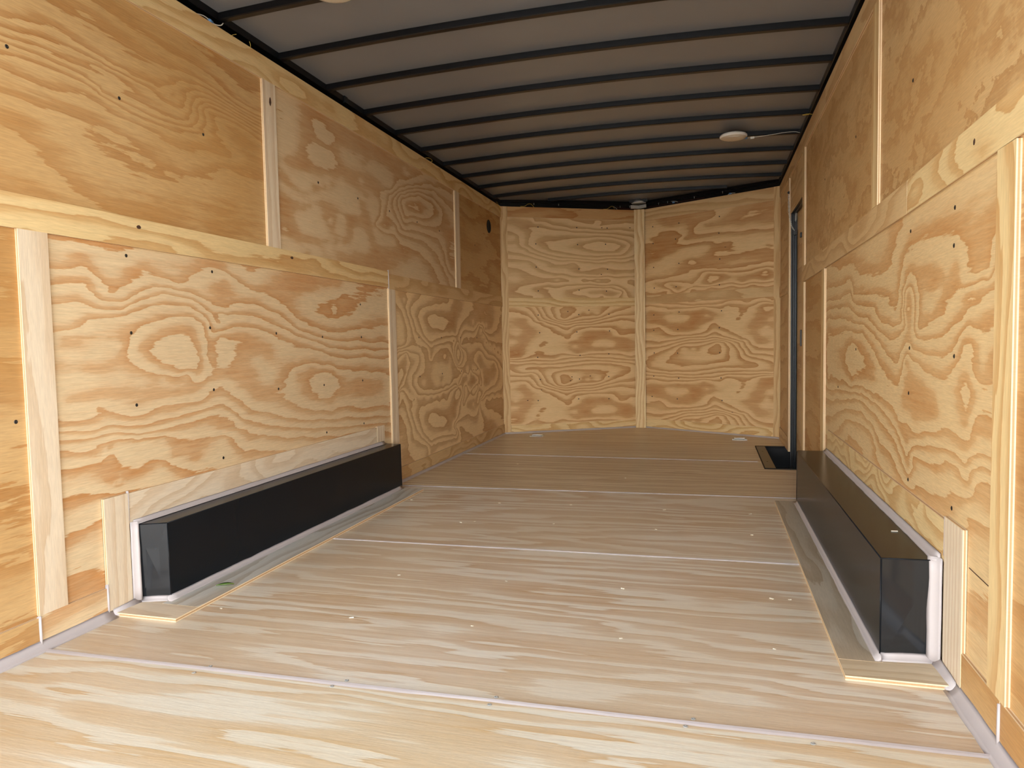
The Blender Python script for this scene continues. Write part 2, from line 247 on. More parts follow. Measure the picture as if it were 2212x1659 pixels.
# growth-ring lines of the panels in view, as (ring value, [a, b, a, b ...]) in metres of the wall
TRACE = {
 'LM': [[0.8,[1.654,1.106,1.716,1.109]],[0.8,[1.759,1.148,1.795,1.109,1.841,1.077]],[0.3,[1.88,1.125,1.835,1.128]],[0.8,[2.018,1.138,1.954,1.094,2.037,1.124,2.167,1.086]],[1.8,[1.655,1.062,1.722,1.075,1.788,1.077]],[1.8,[1.828,1.018,1.93,1.016,2.034,1.069,2.144,1.076,2.274,1.059,2.376,1.021,2.437,1.01]],[1.8,[2.489,1.04,2.627,1.047,2.793,1.008,2.955,0.938,3.182,0.895,3.417,0.881,3.928,0.865]],[2.8,[1.647,1.001,1.743,1.02,1.818,0.992,1.909,0.988,1.99,1.027,2.098,1.057,2.248,1.041,2.347,0.993,2.385,0.949]],[2.8,[2.472,0.997,2.624,0.993,2.772,0.956,2.973,0.906,3.224,0.854,3.925,0.833]],[3.8,[1.645,0.917,1.713,0.928,1.781,0.965,1.852,0.967,1.947,0.986,2.095,1.02,2.234,1.014,2.326,0.974,2.345,0.912]],[3.8,[2.484,0.951,2.62,0.943,2.786,0.905,3.03,0.856,3.291,0.818,3.923,0.792]],[4.8,[1.686,0.893,1.794,0.893,1.913,0.901]],[4.8,[1.984,0.941,2.137,0.977,2.244,0.98,2.311,0.947,2.328,0.894,2.311,0.832,2.34,0.786]],[4.8,[1.657,0.804,1.77,0.793,1.85,0.797]],[4.8,[2.495,0.904,2.601,0.894,2.713,0.854]],[4.3,[1.707,0.837,1.882,0.863]],[4.3,[1.67,0.763,1.786,0.763,1.972,0.745,2.193,0.749]],[5.8,[1.979,0.862,2.089,0.918,2.229,0.933,2.274,0.859,2.283,0.806,2.254,0.755,2.08,0.788,2.019,0.838]],[6.3,[2.084,0.845,2.164,0.852,2.245,0.799]],[5.2,[2.403,0.803,2.395,0.894]],[4.8,[2.848,0.747,3.025,0.784,3.286,0.74,3.675,0.712]],[5.8,[2.923,0.733,2.978,0.675,3.076,0.601,3.252,0.581,3.352,0.652,3.262,0.729,3.043,0.744]],[6.3,[3.101,0.668,3.235,0.671,3.164,0.629]],[5.8,[3.506,0.668,3.787,0.625]],[4.8,[2.536,0.837,2.474,0.8]],[4.3,[2.627,0.796,2.705,0.722]],[4.8,[1.782,0.712,1.854,0.722,1.939,0.704,2.074,0.694,2.226,0.696,2.317,0.734,2.386,0.757,2.47,0.744,2.603,0.679,2.766,0.605,2.949,0.545,3.201,0.509,3.901,0.472]],[4.8,[1.698,0.698,1.772,0.688]],[4.3,[1.696,0.663,1.779,0.655]],[3.8,[1.713,0.683,1.789,0.676,1.805,0.656,1.795,0.631,1.654,0.636]],[3.8,[1.924,0.624,1.985,0.626,2.071,0.649,2.26,0.649,2.341,0.687,2.382,0.694,2.45,0.651,2.565,0.584,2.851,0.512,3.39,0.464,3.898,0.423]],[2.8,[1.645,0.613,1.775,0.597,1.838,0.611,1.884,0.602,1.982,0.59,2.136,0.601,2.284,0.62,2.391,0.629,2.503,0.561,2.674,0.507,3.044,0.445,3.387,0.421,3.895,0.381]],[1.8,[1.643,0.586,1.757,0.581,1.846,0.588,1.96,0.565,2.066,0.568,2.243,0.581,2.308,0.591]],[1.8,[2.456,0.528,2.529,0.5,2.756,0.45,3.149,0.403,3.769,0.355]],[1.8,[2.361,0.586,2.444,0.567,2.456,0.528,2.359,0.549]],[0.3,[1.918,0.524,2.064,0.535]],[0.8,[1.645,0.551,1.754,0.534,1.796,0.513,1.863,0.563,1.98,0.555,2.064,0.543]],[1.2,[2.51,0.445,2.843,0.396,3.381,0.341]],[0.8,[2.105,0.471,2.164,0.496,2.249,0.474,2.234,0.437]],[0.3,[2.383,0.491,2.394,0.453]],[0.3,[1.815,0.54,1.955,0.479]],[-0.2,[1.641,0.49,1.709,0.485,1.786,0.5,1.842,0.521]],[-0.7,[1.681,0.44,2.058,0.437]],[-0.2,[1.827,0.433,1.856,0.45,1.893,0.436,1.862,0.407]],[-1.2,[1.638,0.387,1.695,0.402,1.78,0.398,1.87,0.386]],[-1.7,[1.715,0.325]],[-2.2,[1.639,0.275,1.783,0.308]],[-2.7,[1.669,0.238]],[0.3,[1.811,1.161,1.88,1.117,1.938,1.146]],[-0.2,[1.674,1.193,1.903,1.194]],[0.8,[1.858,1.064,1.904,1.06,1.875,1.043]],[0.8,[2.713,1.116,2.892,1.139,3.09,1.143,3.338,1.166]],[0.8,[2.713,1.106,2.814,1.061,2.978,0.982,3.185,0.941,3.323,0.931]],[-0.2,[3.148,1.044,3.285,1.085,3.407,1.104]],[-0.2,[3.169,1.033,3.328,1.016]],[0.3,[2.984,1.07,3.584,1.024]],[0.8,[2.373,1.191,2.428,1.187]],[1.8,[2.381,1.102,2.438,1.124,2.419,1.05]],[1.2,[2.291,1.13,2.509,1.121]],[3.3,[2.401,0.985]],[0.2,[2.633,1.14,2.484,1.175]]],
 'LU1': [[0.8,[1.548,1.775,1.693,1.805,1.798,1.793,1.915,1.77,2.116,1.768,2.23,1.761]],[1.8,[1.546,1.741,1.64,1.766,1.753,1.771,1.884,1.768,2.044,1.754,2.191,1.771]],[2.8,[1.544,1.715,1.638,1.726,1.766,1.725,1.852,1.728,1.974,1.7,2.11,1.681,2.249,1.688]],[3.8,[1.544,1.702,1.661,1.709,1.793,1.702,1.878,1.674,2.005,1.664,2.146,1.659,2.282,1.686]],[4.8,[1.542,1.672,1.685,1.687,1.809,1.694,1.908,1.659,2.037,1.643,2.183,1.642,2.331,1.671]],[5.8,[1.553,1.639,1.682,1.632,1.824,1.661,1.936,1.618,2.106,1.61,2.243,1.591,2.328,1.624]],[6.8,[1.604,1.571,1.73,1.585,1.813,1.582,1.863,1.528,1.981,1.499,2.097,1.473,2.293,1.471,2.432,1.572]],[7.15,[1.841,1.556,1.93,1.524,2.062,1.484,2.251,1.471,2.384,1.531]],[6.6,[2.101,1.528,2.254,1.514,2.341,1.551]],[7.8,[1.576,1.503,1.669,1.441,1.746,1.404,1.856,1.331,1.981,1.303]],[8.2,[1.527,1.447,1.618,1.41,1.717,1.365,1.802,1.312]],[8.8,[1.52,1.336,1.661,1.304,1.767,1.296]],[-0.2,[1.805,1.903,1.954,1.894,2.087,1.869,2.237,1.87]],[-1.2,[1.926,1.951,2.127,1.937,2.366,1.933,2.546,1.862,2.691,1.855]],[5.8,[2.382,1.774,2.403,1.691,2.482,1.621]],[6.8,[2.48,1.589,2.676,1.629]],[6.4,[2.54,1.76,2.683,1.735]],[7.4,[2.092,1.391,2.519,1.442]],[2.2,[1.669,1.752,1.752,1.757]],[3.1,[1.865,1.747,1.976,1.737]],[2.2,[2.085,1.737,2.226,1.704]]],
 'LU2': [[0.75,[3.026,1.898,3.141,1.86,3.265,1.847,3.405,1.924,3.548,1.89,3.704,1.884,3.064,1.959,3.552,1.948,3.877,1.94]],[1.25,[3.181,1.917,3.244,1.908,3.322,1.909]],[1.25,[3.138,1.815,3.225,1.817,3.303,1.816]],[0.2,[2.897,1.945,2.959,1.91,2.912,1.842,2.931,1.811,2.906,1.756]],[0.8,[2.903,1.701,2.978,1.695,3.07,1.69]],[0.8,[2.856,1.637,2.928,1.598,3.027,1.574,3.124,1.606,3.163,1.646,3.306,1.669]],[0.25,[2.952,1.633,3.029,1.606,3.077,1.628,3.254,1.678,2.879,1.666]],[0.8,[2.83,1.554,2.913,1.54,3.035,1.519,3.145,1.555,3.248,1.58,3.354,1.569,3.451,1.544,3.556,1.546,3.668,1.579,3.624,1.646]],[0.2,[2.852,1.576,2.957,1.545,3.06,1.549,3.159,1.584,3.329,1.602,3.454,1.579,3.589,1.581]],[0.8,[2.869,1.52,2.921,1.493,2.907,1.436,2.854,1.445]],[0.8,[3.258,1.539,3.324,1.523,3.307,1.472,3.228,1.48,3.269,1.507]],[0.2,[2.997,1.469,3.143,1.525,3.15,1.448,3.394,1.534,3.374,1.455,3.028,1.404,3.199,1.423]],[0.8,[2.829,1.376,2.913,1.363,3.049,1.369,3.235,1.381,3.427,1.399,3.504,1.452,3.492,1.5]],[0.8,[3.684,1.582,3.713,1.534,3.726,1.468,3.807,1.417,4.025,1.416,4.227,1.456,4.445,1.451,4.63,1.389]],[0.2,[2.827,1.346,2.932,1.329,3.13,1.325,3.369,1.371,3.515,1.396,3.656,1.399,3.55,1.466,3.613,1.482]],[0.8,[3.044,1.296,3.367,1.343,3.668,1.348,3.835,1.32,4.224,1.409]],[0.2,[4.328,1.377,4.22,1.349]],[0.8,[3.466,1.772,3.571,1.773,3.699,1.808,3.833,1.807,3.538,1.73,3.659,1.696]],[0.2,[3.458,1.868,3.625,1.887,3.836,1.846,3.418,1.684,3.534,1.672,3.739,1.674,4.26,1.947]],[0.8,[3.842,1.947,4.06,1.935,4.261,1.964]],[0.2,[3.823,1.651,3.766,1.565,3.846,1.484,4.03,1.485]],[5.8,[4.248,1.759,4.445,1.795,4.56,1.78,4.463,1.728,4.266,1.72]],[4.8,[4.167,1.778,4.426,1.844,4.661,1.844,4.782,1.772,4.578,1.702,4.328,1.688,4.199,1.65]],[3.8,[4.107,1.766,4.273,1.827,4.473,1.871,4.712,1.872,4.891,1.829,4.886,1.751]],[3.8,[4.139,1.665,4.196,1.608,4.325,1.644,4.599,1.651,4.962,1.675]],[2.8,[4.008,1.723,4.088,1.787,4.362,1.875,4.716,1.928,4.977,1.892]],[2.8,[4.06,1.652,4.153,1.576,4.454,1.594,4.769,1.582,4.896,1.502]],[1.8,[3.909,1.619,3.942,1.703,3.973,1.757,4.213,1.853,4.476,1.916,4.984,1.991]],[1.8,[3.816,1.55,3.959,1.556,4.233,1.537,4.566,1.519,4.785,1.442,4.939,1.331]],[3.8,[4.96,1.636,4.951,1.508,5.029,1.417]],[1.2,[4.035,1.567]]],
 'LL2': [[1.8,[4.103,1.167,4.17,1.087,4.221,1.013,4.264,0.952,4.268,0.867,4.385,0.842,4.508,0.825,4.527,0.784,4.556,0.733]],[2.8,[4.387,1.176,4.265,1.107,4.243,1.06,4.296,0.999,4.331,0.937,4.469,0.874,4.552,0.841]],[3.8,[4.922,1.172,4.616,1.131,4.381,1.088,4.348,1.032,4.413,0.962,4.451,0.914,4.554,0.865]],[4.8,[5.091,1.036,4.865,1.056,4.679,1.075,4.524,1.062,4.49,1.02,4.539,0.964,4.67,0.945,4.833,0.942,5.084,0.936]],[5.25,[4.789,0.993,4.609,1.031]],[3.8,[5.109,0.908,4.83,0.899,4.665,0.873,4.597,0.857]],[2.8,[5.054,0.881,4.827,0.855,4.64,0.84,4.592,0.782,4.577,0.733]],[1.8,[4.062,0.554,4.128,0.466,4.178,0.384,4.221,0.317,4.225,0.231,4.341,0.19,4.463,0.156,4.481,0.112]],[2.8,[4.343,0.526,4.222,0.473,4.2,0.428,4.253,0.36,4.288,0.293,4.424,0.211,4.506,0.167]],[3.8,[4.872,0.451,4.569,0.45,4.337,0.439,4.304,0.386,4.369,0.307,4.406,0.254,4.508,0.191]],[4.8,[5.04,0.291,4.816,0.342,4.632,0.386,4.479,0.393,4.445,0.355,4.493,0.292,4.623,0.256,4.784,0.231,5.033,0.191]],[5.25,[4.741,0.289,4.562,0.351]],[3.8,[5.057,0.161,4.781,0.188,4.618,0.184,4.551,0.177]],[2.8,[5.003,0.141,4.778,0.145,4.593,0.154,4.546,0.102]],[0.8,[4.028,1.096,4.113,1.055,4.154,0.989,4.177,0.921,4.154,0.852,4.028,0.835]],[0.2,[4.037,0.971]],[1.3,[4.155,1.132]],[1.8,[4.577,0.733,4.681,0.78,4.776,0.813,4.897,0.811,4.995,0.765,5.055,0.7]],[2.2,[4.845,0.759]],[1.8,[4.587,0.716,4.633,0.739,4.819,0.734,4.99,0.702,5.05,0.627,4.981,0.568,4.805,0.535,4.62,0.539,4.578,0.583]],[1.25,[4.698,0.695,4.938,0.677,4.69,0.576,4.93,0.562]],[1.75,[4.811,0.621,4.762,0.598]],[1.8,[4.351,0.637,4.453,0.639,4.536,0.61,4.543,0.552,4.447,0.55,4.368,0.588]],[1.3,[4.451,0.599]],[2.8,[4.354,0.692,4.273,0.649,4.259,0.587,4.344,0.534,4.529,0.508,4.685,0.504,4.877,0.525,5.084,0.548]],[3.8,[4.279,0.742,4.179,0.676,4.138,0.617,4.208,0.551,4.322,0.504,4.571,0.484,4.802,0.496,5.109,0.528]],[4.8,[4.168,0.791,4.11,0.747,4.161,0.677,4.083,0.613,4.008,0.543]],[3.3,[4.061,0.808,4.36,0.771]],[0.8,[4.034,0.415,4.119,0.329,4.148,0.211,4.107,0.155]],[4.8,[5.1,1.163,5.141,1.183,5.206,1.14,5.135,1.091]],[4.8,[5.102,0.808,5.145,0.844,5.195,0.788,5.135,0.697,5.086,0.763]],[4.8,[5.04,0.483,5.123,0.523,5.201,0.471,5.13,0.43]],[3.8,[5.65,1.16,5.761,1.124,5.644,1.07,5.569,1.117]],[3.8,[5.368,1.043,5.519,1.066,5.641,1.03,5.514,0.988,5.396,1.015]],[3.8,[5.706,1.031,5.943,1.052,6.011,1.006,5.834,0.972]],[3.3,[5.516,1.027,5.871,1.009]],[3.8,[5.223,0.591,5.428,0.619,5.576,0.553,5.449,0.501,5.248,0.543]],[3.3,[5.365,0.569]],[3.8,[5.771,0.552,5.943,0.554,5.905,0.503,5.768,0.511]],[1.8,[5.671,1.0,5.795,0.9,5.999,0.837,6.295,0.802]],[0.8,[5.733,0.961,5.86,0.859,6.105,0.804,6.291,0.746]],[2.8,[5.323,0.805,5.404,0.707,5.614,0.641]],[1.8,[5.213,0.844,5.328,0.881,5.569,0.9]],[1.8,[5.093,0.68,5.198,0.62,5.489,0.636,5.645,0.629]],[1.8,[5.11,0.533,5.478,0.47,5.669,0.507]],[3.8,[5.602,0.701,5.67,0.749,5.731,0.697,5.662,0.639]],[3.8,[5.584,0.433,5.652,0.498,5.712,0.423,5.644,0.378]],[3.8,[5.984,0.626,6.059,0.666,6.129,0.609,6.051,0.559]],[1.8,[5.66,0.376,5.897,0.399,6.266,0.382]],[0.8,[5.658,0.356,6.002,0.369,6.263,0.348]],[3.8,[5.322,0.376,5.472,0.392,5.626,0.349,5.467,0.324,5.35,0.354]],[3.3,[5.47,0.358]],[1.8,[5.656,0.316,5.78,0.201,6.057,0.117]],[2.8,[5.173,0.258,5.345,0.278,5.522,0.219]],[1.8,[5.062,0.225,5.221,0.158,5.159,0.063]],[2.3,[5.238,0.393,5.299,0.464]]],
 'RM': [[0.8,[-3.232,1.023,-3.002,1.016,-2.728,1.008,-2.501,0.98]],[0.2,[-2.86,1.046,-2.567,1.024,-3.548,1.129]],[1.2,[-2.607,0.939,-2.519,0.914,-2.726,0.979]],[1.8,[-3.927,1.034,-3.544,1.03,-3.287,1.044,-3.231,1.005,-3.0,0.98,-2.828,0.96,-2.723,0.915,-2.56,0.891,-2.457,0.897,-2.423,1.008,-2.406,1.042]],[2.8,[-3.873,0.998,-3.5,0.997,-3.302,0.981,-3.125,0.94,-2.909,0.92,-2.772,0.875,-2.602,0.851,-2.455,0.866,-2.398,0.88]],[3.8,[-3.871,0.948,-3.456,0.936,-3.191,0.908,-2.996,0.897,-2.824,0.864,-2.719,0.828,-2.6,0.795,-2.512,0.776,-2.453,0.819,-2.396,0.855]],[4.8,[-3.869,0.906,-3.225,0.874,-3.026,0.872,-2.877,0.827,-2.741,0.769,-2.574,0.725,-2.488,0.713,-2.431,0.768,-2.394,0.799]],[5.8,[-3.259,0.846,-3.054,0.813,-2.845,0.742,-2.987,0.704,-3.251,0.663]],[4.8,[-3.857,0.62,-3.324,0.638,-3.079,0.647,-2.84,0.632,-2.661,0.618,-2.524,0.597,-2.44,0.554,-2.38,0.525]],[3.8,[-3.855,0.586,-3.323,0.609,-3.046,0.629,-2.812,0.61,-2.659,0.583,-2.522,0.554,-2.417,0.505,-2.358,0.453]],[2.8,[-3.853,0.527,-3.322,0.58,-3.076,0.594,-2.837,0.565,-2.681,0.535,-2.52,0.506,-2.415,0.453,-2.376,0.434]],[1.8,[-3.282,0.54,-3.042,0.544,-2.834,0.51,-2.753,0.472,-2.538,0.437]],[0.8,[-3.138,0.5,-2.889,0.491,-2.805,0.459,-2.83,0.418]],[0.2,[-3.316,0.465,-3.069,0.441]],[3.8,[-2.402,0.971,-2.375,0.98,-2.356,0.969,-2.345,0.929,-2.352,0.889,-2.389,0.885,-2.406,0.931]],[4.2,[-2.378,0.93]],[5.8,[-2.411,0.768,-2.393,0.779,-2.364,0.76,-2.353,0.72,-2.389,0.698,-2.418,0.717]],[5.8,[-2.425,0.659,-2.388,0.683,-2.35,0.661,-2.385,0.632]],[5.3,[-2.391,0.739,-2.466,0.672]],[4.8,[-2.383,0.586,-2.345,0.566,-2.381,0.536,-2.41,0.557]],[1.8,[-2.324,1.045,-2.27,0.988,-2.25,0.911,-2.273,0.883]],[1.2,[-2.195,0.946,-2.149,0.921,-2.028,1.017]],[1.8,[-2.231,1.022,-2.166,0.976,-2.094,0.984,-2.054,1.002]],[1.8,[-2.194,0.909,-2.133,0.911,-2.162,0.899]],[0.9,[-1.84,0.999,-1.74,0.983,-1.893,0.981]],[1.8,[-1.954,1.026,-1.928,0.98,-2.012,0.957,-2.05,0.921,-2.147,0.894,-2.256,0.873]],[1.85,[-2.051,0.943,-1.974,0.955]],[2.8,[-2.271,0.85,-2.16,0.842,-2.06,0.853,-1.97,0.881,-1.889,0.899,-1.886,0.942,-1.837,0.95,-1.795,0.933,-1.738,0.954,-1.667,0.959]],[2.85,[-1.869,0.941,-1.694,0.979]],[3.8,[-2.322,0.82,-2.188,0.803,-2.044,0.802,-1.967,0.824,-1.909,0.856,-1.866,0.883,-1.812,0.867,-1.734,0.869,-1.672,0.878]],[3.8,[-1.772,0.862,-1.725,0.887,-1.672,0.892]],[3.3,[-2.072,0.827,-1.911,0.876,-1.774,0.91]],[4.8,[-2.338,0.786,-2.186,0.766,-2.041,0.759,-1.953,0.775,-1.924,0.808,-1.897,0.838,-1.837,0.84,-1.804,0.811,-1.808,0.788]],[4.3,[-1.77,0.833,-1.768,0.797]],[4.8,[-1.828,0.78,-1.786,0.752,-1.751,0.754,-1.729,0.784,-1.703,0.816,-1.669,0.827]],[5.2,[-1.862,0.81,-2.013,0.722,-1.984,0.666,-1.958,0.631,-2.185,0.739]],[5.8,[-2.317,0.722,-2.215,0.709,-2.151,0.682,-2.093,0.686,-2.105,0.645,-2.179,0.624,-2.277,0.618,-2.262,0.668,-2.181,0.656]],[5.8,[-1.859,0.759,-1.815,0.72,-1.844,0.679,-1.87,0.645,-1.924,0.692,-1.904,0.741]],[6.15,[-1.863,0.724,-1.867,0.697]],[5.2,[-1.773,0.694,-1.689,0.708]],[4.8,[-2.308,0.555,-2.177,0.582,-2.007,0.608,-1.932,0.606,-1.896,0.591,-1.851,0.591,-1.825,0.612,-1.821,0.643,-1.771,0.662,-1.677,0.657]],[4.85,[-1.77,0.646,-1.686,0.649,-1.956,0.594]],[3.8,[-2.307,0.521,-2.144,0.545,-2.005,0.56,-1.917,0.555,-1.87,0.543,-1.828,0.57,-1.767,0.587,-1.682,0.59]],[2.8,[-2.305,0.492,-2.204,0.499,-2.083,0.497,-2.003,0.532,-1.928,0.529,-1.868,0.504,-1.841,0.505,-1.826,0.539,-1.756,0.559,-1.681,0.555]],[3.3,[-2.128,0.525,-1.817,0.556]],[2.2,[-2.141,0.468,-1.975,0.487,-1.901,0.473]],[1.8,[-1.794,0.515,-1.716,0.527,-1.687,0.511,-1.713,0.477,-1.772,0.485]],[1.8,[-2.267,0.43,-2.138,0.414,-1.971,0.416]],[0.8,[-1.83,0.41,-1.711,0.434]],[1.2,[-1.832,0.449]]],
 'NLU': [[6.8,[0.755,1.772,0.876,1.799,0.997,1.814,1.16,1.797,1.242,1.767,1.159,1.708,0.955,1.699,0.781,1.735]],[7.3,[0.997,1.757,0.874,1.755,1.119,1.758]],[5.8,[0.428,1.805,0.69,1.84,1.092,1.851,1.27,1.806]],[5.8,[0.375,1.804,0.387,1.767,0.49,1.706,0.687,1.671,0.954,1.655,1.227,1.677,1.289,1.742]],[4.8,[0.072,1.971,0.301,1.976,0.494,1.918,0.823,1.887,1.298,1.877]],[4.8,[0.246,1.752,0.373,1.692,0.555,1.65,0.887,1.628,1.296,1.652]],[3.8,[0.068,1.775,0.169,1.764,0.322,1.679,0.489,1.631,0.873,1.609,1.295,1.632]],[3.8,[0.34,1.983,0.691,1.922,1.298,1.909]],[3.3,[0.143,1.702,0.119,1.825]],[2.8,[0.712,1.595,0.691,1.545,0.765,1.501,0.952,1.483,1.295,1.51]],[2.8,[0.45,1.606,0.475,1.568,0.58,1.569,0.686,1.57]],[3.2,[0.98,1.559,1.158,1.56]],[2.8,[0.94,1.533,0.994,1.553,1.062,1.534,0.992,1.508]],[1.8,[0.065,1.615,0.268,1.604,0.371,1.518,0.526,1.481,0.818,1.467,1.294,1.471]],[0.8,[0.062,1.541,0.228,1.492,0.421,1.443,0.818,1.444,1.294,1.445]],[0.8,[0.074,1.392,0.329,1.405,0.486,1.42,0.816,1.421,1.294,1.406]],[0.3,[0.137,1.442,0.951,1.433]],[1.8,[0.329,1.355,0.459,1.386,0.816,1.396,1.196,1.368,1.278,1.29]],[2.8,[0.655,1.33,0.87,1.368,1.087,1.368,1.21,1.329,1.195,1.284,0.815,1.279]],[3.3,[0.762,1.323]],[3.8,[0.869,1.317,1.017,1.336,1.183,1.31,1.031,1.291]],[1.3,[0.225,1.33]],[0.8,[0.071,1.306,0.289,1.274]],[2.8,[0.824,1.988,0.985,1.953,1.162,1.995]],[3.3,[0.958,1.984]]],
 'NLL': [[1.8,[0.351,1.167,0.415,1.066,0.584,1.023,0.879,1.033,1.166,1.097,1.291,1.108]],[2.8,[0.286,1.168,0.362,1.054,0.545,1.011,0.637,0.968,0.73,1.009,0.879,1.012,1.18,1.064,1.289,1.05]],[3.8,[0.285,1.086,0.479,0.989,0.609,0.911,0.648,0.885,0.704,0.967,0.879,0.99,1.123,0.987,1.191,0.915,1.289,0.952]],[0.8,[0.403,1.167,0.441,1.103,0.493,1.065]],[-0.2,[0.508,1.166,0.52,1.103,0.545,1.065]],[-1.2,[0.587,1.153,0.612,1.076]],[-0.7,[0.759,1.126,0.948,1.112]],[-0.2,[0.799,1.126,0.84,1.1,0.88,1.125]],[4.8,[0.064,0.92,0.153,0.9,0.23,0.936,0.221,1.068]],[4.8,[0.061,0.783,0.137,0.806,0.242,0.867]],[4.3,[0.101,0.857,0.154,0.981]],[4.8,[0.06,0.708,0.175,0.718]],[4.3,[0.477,0.888,0.583,0.899,0.45,0.787,0.594,0.772]],[3.9,[0.411,0.851,0.344,0.777,0.382,0.713]],[4.8,[0.675,0.846,0.755,0.851,0.801,0.793,0.74,0.743,0.68,0.782]],[4.3,[0.715,0.807]],[4.8,[0.837,0.933,1.013,0.943,1.149,0.89,1.26,0.862]],[4.2,[0.916,0.816,1.012,0.834,1.094,0.813]],[4.8,[0.876,0.862,0.848,0.779,0.998,0.763,1.149,0.786,1.273,0.757]],[3.8,[0.514,0.697,0.58,0.734,0.754,0.717,0.874,0.727,1.08,0.729,1.19,0.713,1.287,0.691]],[2.8,[0.072,0.682,0.54,0.684,0.673,0.699,0.834,0.702,1.134,0.675,1.287,0.665]],[1.8,[0.071,0.657,0.341,0.644,0.605,0.65,0.874,0.669,1.134,0.649,1.285,0.633]],[0.8,[0.225,0.59,0.341,0.619,0.565,0.606,0.806,0.632,1.078,0.631,1.285,0.593]],[1.8,[0.34,0.547,0.404,0.443,0.575,0.396,0.87,0.399,1.159,0.457,1.284,0.466]],[2.8,[0.275,0.548,0.351,0.432,0.534,0.385,0.627,0.339,0.722,0.378,0.87,0.378,1.173,0.424,1.284,0.407]],[3.8,[0.273,0.466,0.469,0.364,0.6,0.282,0.64,0.255,0.694,0.337,0.87,0.356,1.116,0.347,1.184,0.273,1.283,0.308]],[0.8,[0.393,0.545,0.43,0.48,0.483,0.44]],[-0.2,[0.498,0.542,0.509,0.478,0.536,0.438]],[-1.2,[0.577,0.527,0.602,0.449]],[-0.7,[0.75,0.496,0.94,0.477]],[-0.2,[0.791,0.495,0.83,0.467,0.872,0.492]],[4.8,[0.051,0.304,0.142,0.281,0.219,0.316,0.208,0.449]],[4.8,[0.049,0.165,0.126,0.187,0.23,0.246]],[4.3,[0.089,0.239,0.143,0.363]],[4.8,[0.047,0.089,0.164,0.096]],[4.3,[0.466,0.262,0.573,0.27,0.439,0.161,0.584,0.141]],[3.9,[0.4,0.226,0.333,0.152,0.372,0.087]],[4.8,[0.665,0.215,0.747,0.218,0.793,0.158,0.731,0.109,0.672,0.15]],[4.3,[0.705,0.175]],[4.8,[0.829,0.299,1.005,0.306,1.142,0.248,1.253,0.217]],[4.2,[0.908,0.179,1.005,0.195,1.087,0.172]],[4.8,[0.867,0.226,0.84,0.143,0.99,0.123,1.141,0.143,1.267,0.111]],[3.8,[0.504,0.068,0.57,0.103,0.744,0.082,0.866,0.09,1.072,0.087,1.183,0.069,1.28,0.045]],[2.8,[0.06,0.063,0.53,0.054,0.663,0.067,0.826,0.066,1.127,0.032,1.28,0.018]],[1.8,[0.866,0.031,1.126,0.006]]],
